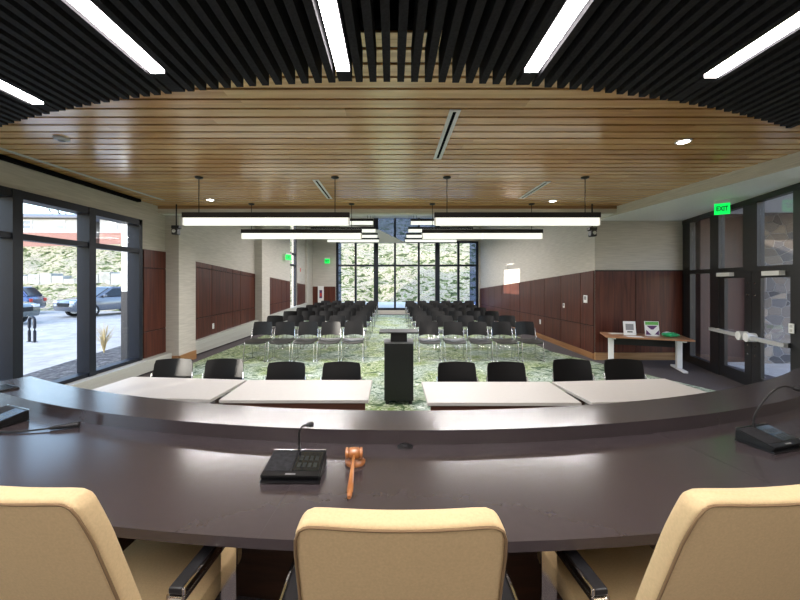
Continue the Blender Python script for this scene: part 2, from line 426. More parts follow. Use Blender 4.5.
# ---- far window (window_2)
W2 = struct(bpy.data.objects.new('window_2', None)); COL.objects.link(W2)
def pxX(p, y): return (p - 392) / 360 * y
ztop = EYE + (281 - 217) / 360 * FAR; zmid = EYE + (281 - 265.5) / 360 * FAR
fm = MB()
fm.box(FX0, FX1, FAR, FAR + .15, zc, zc + .1); fm.box(FX0, FX1, FAR, FAR + .15, 0.22, 0.34)
fm.box(FX0, FX0 + .12, FAR, FAR + .15, 0.22, zc); fm.box(FX1 - .12, FX1, FAR, FAR + .15, 0.22, zc)
fm.box(pxX(376, FAR), pxX(437, FAR), FAR, FAR + .15, ztop, ztop + .15)
fm.build('window_frame', M['frame'], W2)
mull = [355.6, 376, 395, 418.8, 437.5, 458.5]
for p in mull:
    thick = .24 if p in (376, 437.5) else .11
    x = pxX(p, FAR)
    MB().box(x - thick / 2, x + thick / 2, FAR - .03, FAR + .14, 0.3, ztop if p in (376, 395, 418.8, 437.5) else zc).build('mullion', M['frame'], W2)
MB().box(FX0, FX1, FAR - .01, FAR + .13, zmid - .05, zmid + .05).build('transom', M['frame'], W2)
xs = [FX0] + [pxX(p, FAR) for p in [341.5] + mull + [469.5]] + [FX1]
for a, b in zip(xs, xs[1:]):
    MB().box(a + .02, b - .02, FAR + .06, FAR + .07, .3, zc).build('pane', M['blueglass'] if a == FX0 or b == FX1 else M['glass'], W2)
for a, b in zip([376, 395, 418.8], [395, 418.8, 437.5]):
    MB().box(pxX(a, FAR) + .02, pxX(b, FAR) - .02, FAR + .06, FAR + .07, zc + .1, ztop).build('pane', M['blueglass'], W2)
MB().box(FX0 - .1, pxX(380, FAR), FAR - .16, FAR - .005, 0, .2).build('sill_cover', M['heater'], W2)

# ---- left slot window (window_3)
W3 = struct(bpy.data.objects.new('window_3', None)); COL.objects.link(W3)
for z in (0.44, 2.53, 3.05, 4.56):
    MB().prism([(XL(SY0) - .02, SY0), (XL(SY1) - .02, SY1), (XL(SY1) - .14, SY1), (XL(SY0) - .14, SY0)], z - .04, z + .04).build('transom', M['frame'], W3)
for y in (SY0 + .04, SY1 - .04):
    MB().box(XL(y) - .14, XL(y) - .02, y - .04, y + .04, .4, 4.6).build('mullion', M['frame'], W3)
MB().prism([(XL(SY0) - .08, SY0), (XL(SY1) - .08, SY1), (XL(SY1) - .09, SY1), (XL(SY0) - .09, SY0)], .4, 4.6).build('pane', M['glass'], W3)

# ---- left front window (window_1)
W1 = struct(bpy.data.objects.new('window_1', None)); COL.objects.link(W1)
fm = MB()
fm.box(-5.06, -4.83, WY0, WY1, WZ1 - .11, WZ1); fm.box(-5.0, -4.84, WY0, WY1, WZ0, WZ0 + .06)
fm.box(-5.06, -4.83, WY1 - .09, WY1, WZ0, WZ1); fm.box(-5.06, -4.83, WY0, WY0 + .09, WZ0, WZ1)
fm.build('window_frame', M['frame'], W1)
ym = [WY0, 0.1, 1.2, 2.33, 3.48, 4.64, 5.80, WY1]
for y in ym[1:-1]:
    MB().box(-5.02, -4.82, y - .065, y + .065, WZ0, WZ1).build('mullion', M['frame'], W1)
MB().box(-4.99, -4.835, WY0, WY1, 2.34, 2.42).build('transom', M['frame'], W1)
for a, b in zip(ym, ym[1:]):
    MB().box(-4.935, -4.925, a + .02, b - .02, WZ0 + .03, WZ1 - .03).build('pane', M['glass'], W1)

# ---- baseboard heaters along the left wall
h = MB(); h.box(-4.85, -4.70, WY0, 7.69, 0.04, 0.27, bev=.008)
for k in range(4): h.box(-4.705, -4.695, WY0, 7.69, .08 + .045 * k, .10 + .045 * k)
struct(h.build('baseboard_left', M['heater']))
def zpl(y): return 0.34 + 0.035 * (y - 8.4)              # top of heater / foot of panels
h = MB()
for y0, y1 in ((8.37, 12.29), (13.01, 18.39)):
    h.hexa([(XL(y0), y0, .04), (XL(y0) + .14, y0, .04), (XL(y0) + .14, y0, zpl(y0)), (XL(y0), y0, zpl(y0))],
           [(XL(y1), y1, .04), (XL(y1) + .14, y1, .04), (XL(y1) + .14, y1, zpl(y1)), (XL(y1), y1, zpl(y1))])
    for k in (0.35, .7):
        h.hexa([(XL(y0) + .14, y0, zpl(y0) * k), (XL(y0) + .15, y0, zpl(y0) * k), (XL(y0) + .15, y0, zpl(y0) * k + .02), (XL(y0) + .14, y0, zpl(y0) * k + .02)],
               [(XL(y1) + .14, y1, zpl(y1) * k), (XL(y1) + .15, y1, zpl(y1) * k), (XL(y1) + .15, y1, zpl(y1) * k + .02), (XL(y1) + .14, y1, zpl(y1) * k + .02)])
struct(h.build('baseboard_left_rear', M['heater']))
# wooden foot round the first column
h = MB(); h.box(-4.85, -4.54, 7.68, 7.70, 0, .2); h.box(-4.56, -4.54, 7.68, 8.36, 0, .2)
struct(h.build('baseboard_column', M['basewood']))

# ---- wood wall panelling (each bay one structure with grooves between boards)
def wains(name, f, ys, zlo, zhi, side, zmids=(), th=0.025):
    """boards on a wall following x=f(y); side=+1 sticks out to +x"""
    back = MB(); bd = MB()
    y0, y1 = ys[0], ys[-1]
    e = 0.010 * side
    back.hexa([(f(y0), y0, zlo(y0)), (f(y0) + e, y0, zlo(y0)), (f(y0) + e, y0, zhi(y0)), (f(y0), y0, zhi(y0))],
              [(f(y1), y1, zlo(y1)), (f(y1) + e, y1, zlo(y1)), (f(y1) + e, y1, zhi(y1)), (f(y1), y1, zhi(y1))])
    G = 0.010
    for a, b in zip(ys, ys[1:]):
        a2, b2 = a + G, b - G
        fr = [0.0] + list(zmids) + [1.0]
        for u, v in zip(fr, fr[1:]):
            def zz(y, t): return zlo(y) + (zhi(y) - zlo(y)) * t
            du = G if u > 0 else 0; dv = G if v < 1 else 0
            t = th * side
            bd.hexa([(f(a2) + e, a2, zz(a2, u) + du), (f(a2) + t, a2, zz(a2, u) + du), (f(a2) + t, a2, zz(a2, v) - dv), (f(a2) + e, a2, zz(a2, v) - dv)],
                    [(f(b2) + e, b2, zz(b2, u) + du), (f(b2) + t, b2, zz(b2, u) + du), (f(b2) + t, b2, zz(b2, v) - dv), (f(b2) + e, b2, zz(b2, v) - dv)])
    o = struct(bd.build(name, M['panel']))
    back.build('backing', M['groove'], o)
    return o
zpt = lambda y: 2.31 - 0.07 * (y - 8.4)
wains('trim_2', lambda y: -4.85, [7.0, 7.69], lambda y: .29, lambda y: 2.42, 1, (.24, .83))
wains('trim_3', XL, [8.37, 9.55, 10.7, 11.2, 12.29], zpl, zpt, 1, (.27, .93))
wains('trim_4', XL, [13.01, 13.9, 14.9, 15.5, SY0 - .02], zpl, zpt, 1, (.27,))
wains('trim_5', XL, [SY1 + .02, 18.39], zpl, zpt, 1)
zr = lambda y: 2.04 - 0.058 * (y - 8.25)
zrl = lambda y: 0.14 + 0.0 * y
wains('trim_6', XR, [8.26, 8.85, 9.9, 11.0, 12.1, 13.2, 14.3, 15.4, 16.5, 17.6, 18.6, FAR - .02], zrl, zr, -1, (.33,))
q = MB()
q.hexa([(XR(8.26), 8.26, 0), (XR(8.26) - .035, 8.26, 0), (XR(8.26) - .035, 8.26, .14), (XR(8.26), 8.26, .14)],
       [(XR(FAR), FAR, 0), (XR(FAR) - .035, FAR, 0), (XR(FAR) - .035, FAR, .14), (XR(FAR), FAR, .14)])
struct(q.build('baseboard_right', M['basewood']))
# panel wall behind the side table
q = MB(); bk = MB().box(4.65, 6.66, 8.22, 8.25, 0, 2.05)
for a, b in ((4.63, 5.55), (5.55, 6.62)):
    q.box(a + .006, b - .006, 8.205, 8.23, .17, 2.02)
o = struct(q.build('trim_7', M['panel'])); bk.build('backing', M['groove'], o)
struct(MB().box(4.63, 6.62, 8.195, 8.24, 0, .165).build('baseboard_entry', M['trimwood']))
# far wall low panels
q = MB(); q.box(XL(FAR) + .12, pxX(318, FAR), FAR - .03, FAR, 0.1, 1.5); q.box(pxX(323.5, FAR), pxX(329, FAR), FAR - .03, FAR, 0.1, 1.5)
q.box(pxX(329, FAR), FX0 - .02, FAR - .03, FAR, 0.1, 1.5)
struct(q.build('trim_8', M['panel']))

# ---- ceilings
cl = MB(); cl.box(-4.85, 5.3, 2.2, 7.62, CEIL + .02, CEIL + .12)
CE = struct(cl.build('ceiling', M['plenum']))
bd = MB(); y = 2.91 - 0.168 * 4 + .009
k = 0
while y < 7.4:
    xs = [-4.84]
    x = -4.84 + random.uniform(1.0, 3.6)
    while x < 4.6: xs.append(x); x += random.uniform(2.4, 4.2)
    xs.append(4.60 + .30 * max(0, min(1, (8.25 - y) / 3.95)) + .02)
    for a, b in zip(xs, xs[1:]):
        bd.box(a, b - .001, y, min(y + .136, 7.44), CEIL, CEIL + .016)
    y += 0.168
bd.build('slat', M['slat'], CE)['kind'] = 'stuff'
# black plenum over the baffles and dark edge
struct(MB().box(-5.05, 5.7, -1.8, 2.24, CEIL + .15, CEIL + .25).build('ceiling_plenum', M['plenum']))
# rear high ceiling
struct(MB().box(-5.1, 5.0, 7.60, FAR + .25, HIGH, HIGH + .15).build('ceiling_rear', M['white']))
# header beam at the end of the wood ceiling
struct(MB().box(-4.85, 4.66, 7.45, 7.60, 3.295, CEIL + .12).build('trim_9', M['trimwood']))
struct(MB().box(-4.85, 4.66, 7.46, 7.60, 3.205, 3.295).build('trim_10', M['fascia']))
struct(MB().box(-4.85, 4.7, 7.60, 7.72, 3.205, HIGH).build('wall_header', M['white']))
# right soffit
sof = [(4.62, 8.25), (4.90, 4.3), (5.2, 0.2), (5.3, -1.8), (5.7, -1.8), (5.75, 4.9), (6.9, 8.25)]
struct(MB().prism(sof, 3.18, CEIL + .14).build('ceiling_soffit', M['white']))
fp = [(4.60, 8.25), (4.88, 4.3), (5.18, 0.2), (5.19, 0.2), (4.90, 4.3), (4.62, 8.25)]
struct(MB().prism(fp, 3.179, CEIL + .015).build('trim_11', M['fascia']))
# long slot and shade pocket at the left edge of the wood ceiling
s = MB().hexa([(-4.63, 3.9, CEIL - .006), (-4.56, 3.9, CEIL - .006), (-4.56, 3.9, CEIL), (-4.63, 3.9, CEIL)],
              [(-4.41, 6.89, CEIL - .006), (-4.34, 6.89, CEIL - .006), (-4.34, 6.89, CEIL), (-4.41, 6.89, CEIL)])
tag(s.build('slot_diffuser', M['lgrey']), 'long thin grey slot diffuser beside the left window wall in the wood ceiling', 'air diffuser')
struct(MB().box(-4.85, -4.77, 1.2, 6.85, CEIL - .05, CEIL).build('trim_12', M['plenum']))

# ------------------------------------------------------------------ entrance wall (door_1, door_2 + glazed frame)
def dpt(px):                                              # y on the slanting wall for a picture column
    t = (px - 392) / 360
    return (6.66 - 0.294 * 8.25) / (t - 0.294)
du = Vector((0.294, 1.0, 0)).normalized()
ang = math.atan2(-0.294, 1.0)
def dframe(p0, p1, z0, z1, name, mat, parent, off=0.0, th=0.10, bev=0):
    y0, y1 = dpt(p1), dpt(p0)
    nx, ny = -1 / math.hypot(1, .294), .294 / math.hypot(1, .294)   # towards the room
    a = Vector((DX(y0), y0)); b = Vector((DX(y1), y1)); n = Vector((nx, ny))
    p = [a + n * off, b + n * off, b + n * (off - th), a + n * (off - th)]
    return MB().prism([(v.x, v.y) for v in p], z0, z1).build(name, mat, parent)
EN = struct(bpy.data.objects.new('window_4', None)); COL.objects.link(EN)
ZT0, ZT1, ZH = 1.955, 2.04, 3.18
for p0, p1, z1 in ((682.5, 690, ZH), (710, 718.5, ZH), (793, 812, ZH)):
    dframe(p0, p1, 0, z1, 'mullion', M['doorframe'], EN)
dframe(743, 757, ZT0, ZH, 'mullion', M['doorframe'], EN)
dframe(682.5, 812, ZH - .09, ZH, 'head', M['doorframe'], EN, .01)
dframe(682.5, 812, ZT0, ZT1, 'transom', M['doorframe'], EN, .01)
dframe(690, 710, 0, .16, 'bottom_rail', M['doorframe'], EN)
for p0, p1, z0, z1 in ((690, 710, ZT1, ZH - .09), (718.5, 743, ZT1, ZH - .09), (757, 793, ZT1, ZH - .09), (690, 710, .16, ZT0)):
    dframe(p0, p1, z0, z1, 'pane', M['doorglass'], EN, -.045, .008)
def door(idx, s0, s1, g0, g1, hinge_left):
    D = struct(bpy.data.objects.new('door_%d' % idx, None)); COL.objects.link(D)
    dframe(s0, g0, .01, ZT0, 'stile', M['doorframe'], D, -.015, .05); dframe(g1, s1, .01, ZT0, 'stile', M['doorframe'], D, -.015, .05)
    dframe(g0, g1, ZT0 - .10, ZT0, 'top_rail', M['doorframe'], D, -.015, .05); dframe(g0, g1, .01, .22, 'bottom_rail', M['doorframe'], D, -.015, .05)
    dframe(g0, g1, .22, ZT0 - .10, 'pane', M['doorglass'], D, -.035, .008)
    dframe(s0 - (4 if idx == 1 else 0), s1 - 1.2, .835, .895, 'push_bar', M['alu'], D, .095, .05)
    return D
D1 = door(1, 718.5, 750, 723.5, 743.5, True); D2 = door(2, 750.3, 793, 759.5, 789, False)
for D, p in ((D1, 743.5), (D2, 751.5)):
    yy = dpt(p + 2.5); nv = Vector((-1, .294, 0)).normalized(); c0 = Vector((DX(yy), yy, .865))
    MB().cyl(c0 - nv * .014, c0 + nv * .115, .075, seg=20).build('bar_housing', M['whitemetal'], D, True)
for D, pr in ((D1, (718.5, 747)), (D2, (753, 792))):
    dframe(pr[0] + 1, pr[0] + 2.4, .83, .90, 'bar_bracket', M['steel'], D, .07, .085); dframe(pr[1] - 2.2, pr[1] - .8, .83, .90, 'bar_bracket', M['steel'], D, .07, .085)
dframe(720, 733, 1.885, 1.955, 'door_closer', M['whitemetal'], D1, .06, .075)
dframe(766, 784, 1.885, 1.955, 'door_closer', M['whitemetal'], D2, .06, .075)
for D, p in ((D1, 746.5), (D2, 753.5)):
    for z in (.55, .70, 1.55, 1.75):
        dframe(p, p + 1.0, z, z + .025, 'bolt', M['steel'], D, -.008, .008)

# vestibule and what stands outside the entrance
struct(MB().box(6.9, 7.95, 8.05, 8.25, -.1, 3.4).build('wall_vestibule', M['vest']))
sw = MB().box(7.95, 10.6, 7.9, 8.3, -.2, 3.6)
struct(sw.build('wall_stone', M['stone']))
struct(MB().prism([(6.95, 8.04), (6.2, 5.4), (10.6, 5.4), (10.6, 8.3), (6.95, 8.3)], 3.3, 3.45).build('ceiling_vestibule', M['white']))
struct(MB().prism([(5.9, 4.3), (12, 4.3), (12, 9), (6.9, 8.25)], -.06, -.01).build('floor_porch', M['concrete']))

# ------------------------------------------------------------------ ceiling baffles and strip lights
LX = [-2.40, -1.353, -0.28, 0.80, 1.88]
def yend(x): return 2.17 + 0.068 * x * x
BZ0, BZ1 = 3.0, 3.2
LN = ['leftmost', 'second', 'middle', 'fourth', 'rightmost']
def make_baffle(x, label):
    o = MB().box(-.0205, .0205, -1.75, yend(x), BZ0, BZ1).build('ceiling_baffle', M['baffle'], loc=(x, 0, 0))
    tag(o, label, 'ceiling baffle', 'black ceiling baffles over the dais')
pitch = (LX[-1] - LX[0]) / 4 / 13
for i in range(1, 11):
    make_baffle(LX[0] - pitch * i, 'black felt ceiling baffle, %s to the left of the leftmost strip light' % ORD[i - 1])
for j in range(4):
    p = (LX[j + 1] - LX[j]) / 13
    for i in range(1, 13):
        make_baffle(LX[j] + p * i, 'black felt ceiling baffle, %s to the right of the %s strip light' % (ORD[i - 1], LN[j]))
for i in range(1, 16):
    make_baffle(LX[4] + pitch * i, 'black felt ceiling baffle, %s to the right of the rightmost strip light' % ORD[i - 1])
SLL = ['leftmost long white strip light recessed between the black ceiling baffles', 'second long white strip light from the left among the black baffles',
       'middle long white strip light among black baffles, straight above the desk', 'fourth long white strip light from the left among the black baffles',
       'rightmost long white strip light recessed between the black ceiling baffles']
for j, x in enumerate(LX):
    t = thing('strip_light', SLL[j], 'ceiling light', (x, 0, BZ0), 0, 'strip lights between the baffles')
    ye = [2.44, 2.08, 2.06, 2.07, 2.124][j]
    MB().box(-.036, .036, -1.7, ye, 0.0, .02).build('diffuser', M['strip'], t)
    MB().box(-.040, .040, -1.7, ye, .021, .2).build('housing', M['baffle'], t)
    for yh in (-1.3, .3, 1.7):
        MB().cyl((0, yh, .2), (0, yh, .5), .004, seg=6).build('hanger_rod', M['wire'], t)
    MB().box(-.0405, .0405, ye + .002, yend(x) - .01, .0, .2).build('end_block', M['baffle'], t)
# hangers that carry the baffles
MB_ = MB()
for yy in (-1.2, 0.4, 1.95):
    MB_.box(-4.8, 5.2, yy - .02, yy + .02, BZ1, BZ1 + .03)
struct(MB_.build('trim_13', M['plenum']))

# ------------------------------------------------------------------ pendant lights
PEND_W = 42
def pendant(x0, x1, y, zb, ztop_, label, cables, diff_h=.112):
    xm = (x0 + x1) / 2
    t = thing('pendant_light', label, 'pendant light', (xm, y, zb), 0, 'linear pendant lights')
    L = (x1 - x0) / 2
    MB().box(-L, L, -.035, .035, diff_h, diff_h + .078, bev=.004).build('housing', M['blackpad'], t)
    f = MB()
    f.box(-L + .02, -.003, -.03, .03, 0, diff_h - .001); f.box(.003, L - .02, -.03, .03, 0, diff_h - .001)
    f.build('diffuser', M['pend'], t)
    e = MB(); e.box(-L + .002, -L + .018, -.034, .034, 0, diff_h); e.box(L - .018, L - .002, -.034, .034, 0, diff_h); e.build('end_cap', M['whitemetal'], t)
    al = bpy.data.lights.new('pendant_lamp', 'AREA'); al.shape = 'RECTANGLE'; al.size = 2 * L - .1; al.size_y = .05; al.energy = PEND_W; al.color = (1, .95, .93)
    ao = bpy.data.objects.new('pendant_lamp', al); COL.objects.link(ao); ao.parent = t; ao.location = (0, 0, -.004)
    for cx in cables:
        MB().cyl((cx - xm, 0, diff_h + .05), (cx - xm, 0, ztop_ - zb), .006, seg=8).build('cable', M['wire'], t)
        MB().lathe((cx - xm, 0, ztop_ - zb - .03), [(.02, 0), (.055, .012), (.06, .0295)], seg=20).build('canopy', M['blackpad'], t)
pendant(-3.12, -.63, 5.37, 2.63, CEIL, 'nearest left linear pendant light, black top and white diffuser', (-2.88, -.85))
pendant(.63, 3.10, 5.37, 2.63, CEIL, 'nearest right linear pendant light, black top and white diffuser', (.82, 2.88))
pendant(-3.02, -.60, 7.22, 2.645, CEIL - .055 if False else CEIL, 'second left linear pendant light, just below and behind the nearest one', (-2.82, -.81))
pendant(.60, 3.02, 7.22, 2.645, CEIL, 'second right linear pendant light, just below and behind the nearest one', (.81, 2.80))
for k, y in enumerate((11.7, 13.5, 15.2, 16.9)):
    for sgn, side in ((-1, 'left'), (1, 'right')):
        a, b = (-3.04, -.6) if sgn < 0 else (.6, 3.04)
        pendant(a, b, y, 3.63, HIGH, '%s linear pendant light over the %s chair block, hung under the high rear ceiling' % (['first', 'second', 'third', 'fourth'][k], side), (a + .2, b - .2))

# ------------------------------------------------------------------ ceiling fittings
def downlight(x, y, label):
    t = thing('downlight', label, 'ceiling light', (x, y, CEIL), 0, 'round ceiling downlights')
    MB().lathe((0, 0, -.012), [(.055, .002), (.075, 0), (.08, .008), (.08, .0125)], seg=24).build('trim_ring', M['whitemetal'], t, True)
    MB().lathe((0, 0, -.0125), [(.052, 0), (.053, .012)], seg=24).build('lens', M['down'], t)
downlight(3.23, 3.99, 'round downlight in the wood ceiling near the right soffit')
downlight(-3.46, 6.85, 'round downlight in the wood ceiling above the left nearest pendant end')
downlight(3.10, 6.95, 'round downlight in the wood ceiling above the right nearest pendant end')
t = thing('smoke_detector', 'small grey round smoke detector on the wood ceiling near left baffles', 'smoke detector', (-3.58, 3.9, CEIL))
MB().lathe((0, 0, -.03), [(.04, 0), (.07, .012), (.075, .0305)], seg=24).build('body', M['lgrey'], t, True)
MB().lathe((0, 0, -.042), [(.015, 0), (.03, .006), (.034, .0118)], seg=20).build('sensor_cap', M['grey'], t, True)
def diffuser(x, y0, y1, label):
    t = thing('linear_diffuser', label, 'air diffuser', (x, (y0 + y1) / 2, CEIL), 0, 'linear air diffusers in the wood ceiling')
    L = (y1 - y0) / 2
    f = MB(); f.box(-.05, -.016, -L, L, -.010, .001); f.box(.016, .05, -L, L, -.010, .001); f.box(-.016, .016, -L, -L + .03, -.010, .001); f.box(-.016, .016, L - .03, L, -.010, .001)
    f.build('frame', M['whitemetal'], t)
    MB().box(-.016, .016, -L + .03, L - .03, -.004, .001).build('slot', M['plenum'], t)
diffuser(.573, 3.25, 4.56, 'white framed linear air diffuser nearest the desk, right of centre')
diffuser(-1.168, 5.5, 6.76, 'white framed linear air diffuser left of centre above the left pendant')
diffuser(2.42, 5.6, 6.74, 'white framed linear air diffuser above the right pendant')
def ptz(x, y, zt, zb, label):
    t = thing('ceiling_camera', label, 'camera', (x, y, zt), 0, 'black ceiling cameras')
    MB().cyl((0, 0, zb - zt + .12), (0, 0, 0), .014, seg=10).build('pole', M['blackpad'], t)
    b = MB(); b.box(-.075, .075, -.06, .06, zb - zt + .06, zb - zt + .12, bev=.01); b.build('mount', M['blackpad'], t)
    b = MB(); b.box(-.055, .055, -.09, .06, zb - zt - .07, zb - zt + .06, bev=.02); hd = b.build('head', M['blackpad'], t)
    MB().lathe((0, -.105, zb - zt), [(.03, 0), (.036, .008), (.036, .016)], 'Y', 16).build('lens', M['lgrey'], hd)
ptz(-4.36, 7.28, CEIL, 2.80, 'black camera on a ceiling pole beside the left column')
ptz(4.03, 7.25, CEIL, 2.76, 'black camera on a ceiling pole by the right wall corner')

# ------------------------------------------------------------------ exit signs, wall plates
def exit_sign(loc, rz, w_, h_, label, mount=True):
    t = thing('exit_sign', label, 'exit sign', loc, rz, 'green exit signs')
    if mount: MB().box(-w_ / 2 - .01, w_ / 2 + .01, -.04, .04, -.06, 0, bev=.005).build('mount', M['whitemetal'], t)
    b = MB().box(-w_ / 2, w_ / 2, -.012, .012, -.06 - h_, -.061).build('sign_panel', M['exit'], t)
    text_mesh('EXIT', h_ * .62, M['exitletter'], 'lettering', b, (0, -.0135, -.06 - h_ / 2), (PI / 2, 0, 0))
    return t
exit_sign((5.62, 6.13, 3.18), math.radians(-34), .20, .185, 'green lit exit sign hanging from the soffit in front of the entrance')
t = exit_sign((XL(15.2) + .20, 15.2, 2.97), PI / 2 - .5, .30, .22, 'small green exit sign on the far left wall before the slot window', True)
exit_sign((pxX(327.2, 19.35), 19.35, 3.05), 0.0, .26, .24, 'small green exit sign on the far wall beside the tall glazing', True)
def plate(name, label, cat, x, y, z, axis, w_, h_, mat, detail=None):
    """a small wall plate; axis = direction it faces"""
    rz = {'-X': -PI / 2, '+X': PI / 2, '-Y': 0}[axis]
    t = thing(name, label, cat, (x, y, z), rz)
    MB().box(-w_ / 2, w_ / 2, -.012, 0, -h_ / 2, h_ / 2, bev=.003).build('face_plate', mat, t)
    if detail == 'outlet':
        b = MB(); b.box(-w_ * .25, w_ * .25, -.016, -.0125, h_ * .08, h_ * .36); b.box(-w_ * .25, w_ * .25, -.016, -.0125, -h_ * .36, -h_ * .08); b.build('socket', M['lgrey'], t)
    if detail == 'screen':
        MB().box(-w_ * .3, w_ * .3, -.015, -.0125, -.02, h_ * .36).build('screen', M['grey'], t)
    return t
plate('intercom_panel', 'white control panel on the right wood panelling next to the corner', 'control panel', XR(8.6) - .027, 8.6, 1.37, '-X', .16, .18, M['whitemetal'], 'screen')
plate('thermostat', 'small white thermostat on the right wood panelling', 'thermostat', XR(9.71) - .027, 9.71, 1.14, '-X', .09, .12, M['whitemetal'], 'screen')
plate('wall_outlet', 'white wall outlet low on the right wood panelling', 'outlet', XR(11.3) - .027, 11.3, .52, '-X', .09, .14, M['whitemetal'], 'outlet')
plate('wall_outlet', 'white wall outlet low on the left wood panelling above the heater', 'outlet', XL(9.6) + .027, 9.6, .60, '+X', .09, .14, M['whitemetal'], 'outlet')
plate('fire_alarm', 'small red fire alarm on the far left wall past the slot window', 'fire alarm', XL(17.6) + .002, 17.6, 2.34, '+X', .14, .18, M['red'])
plate('light_switch', 'small white switch plate on the entrance frame beside the doors', 'switch', DX(5.16) - .02, 5.16, 1.12, '-X', .07, .14, M['whitemetal'], 'outlet')
t = thing('notice_board', 'white framed notice with a red and dark emblem on the far wall', 'notice', (pxX(320.8, FAR - .03), FAR - .003, 1.05), 0)
MB().box(-.16, .16, -.03, 0, -.50, .48).build('frame', M['whitemetal'], t)
MB().box(-.075, .075, -.036, -.031, -.18, .26).build('emblem', M['purple'], t)
MB().box(-.05, .05, -.040, -.0365, -.08, .10).build('red_mark', M['red'], t)

# ------------------------------------------------------------------ the curved desk
DK = thing('curved_desk', 'long curved dark laminate dais desk with a raised front ledge', 'desk', (DC.x, DC.y, 0.25))
def ring(R0, R1, a0, a1, z0, z1, n=64, bev=0.0):
    m = MB(); pts = [(R0 * math.sin(a), -R0 * math.cos(a)) for a in [a0 + (a1 - a0) * i / n for i in range(n + 1)]]
    pts += [(R1 * math.sin(a), -R1 * math.cos(a)) for a in [a1 + (a0 - a1) * i / n for i in range(n + 1)]]
    m.prism(pts, z0, z1)
    return m
zd = .75
ring(6.24, 6.90, A0, A1, zd - .034, zd).build('worktop', M['desk'], DK)
ring(5.972, 6.24, A0, A1, zd - .034, zd + .07).build('ledge', M['desk'], DK)
ring(6.255, 6.285, A0 + .01, A1 - .01, 0.0, zd - .035).build('modesty_panel', M['deskdark'], DK)
ring(6.02, 6.05, A0 + .01, A1 - .01, -.24, zd - .035).build('front_panel', M['deskdark'], DK)
for a in (-25, -12.2, 0.0, 12.2, 25, 32.5):
    r = math.radians(a); T = Matrix.Rotation(r, 4, 'Z')
    m = MB().box(-.02, .02, -6.62, -6.29, 0, zd - .035, T=T); m.build('support_panel', M['deskdark'], DK)
for a in (-4.3, 12.0):
    T = Matrix.Rotation(math.radians(a), 4, 'Z')
    MB().box(-.0008, .0008, -6.90, -6.241, zd, zd + .0003, T=T).build('joint_line', M['desk_joint'], DK)
def polar(R, deg):
    a = math.radians(deg); return DC.x + R * math.sin(a), DC.y - R * math.cos(a), a
ZD = 1.0; ZLD = 1.07
# grommets
for x, y, lab in ((.063, 1.735, 'black oval cable grommet on the desk near the middle of the ledge'), (1.845, 2.06, 'black oval cable grommet on the desk beside the right microphone')):
    t = thing('cable_grommet', lab, 'grommet', (x, y, ZD), 0)
    MB().lathe((0, 0, 0), [(.036, 0), (.034, .006), (.026, .009)], seg=20, T=Matrix.Diagonal((1.1, .8, 1, 1))).build('rim', M['blackpad'], t, True)
    MB().lathe((0, 0, .0092), [(.018, 0), (.016, .006), (.008, .008)], seg=16).build('cap', M['blackpad'], t, True)

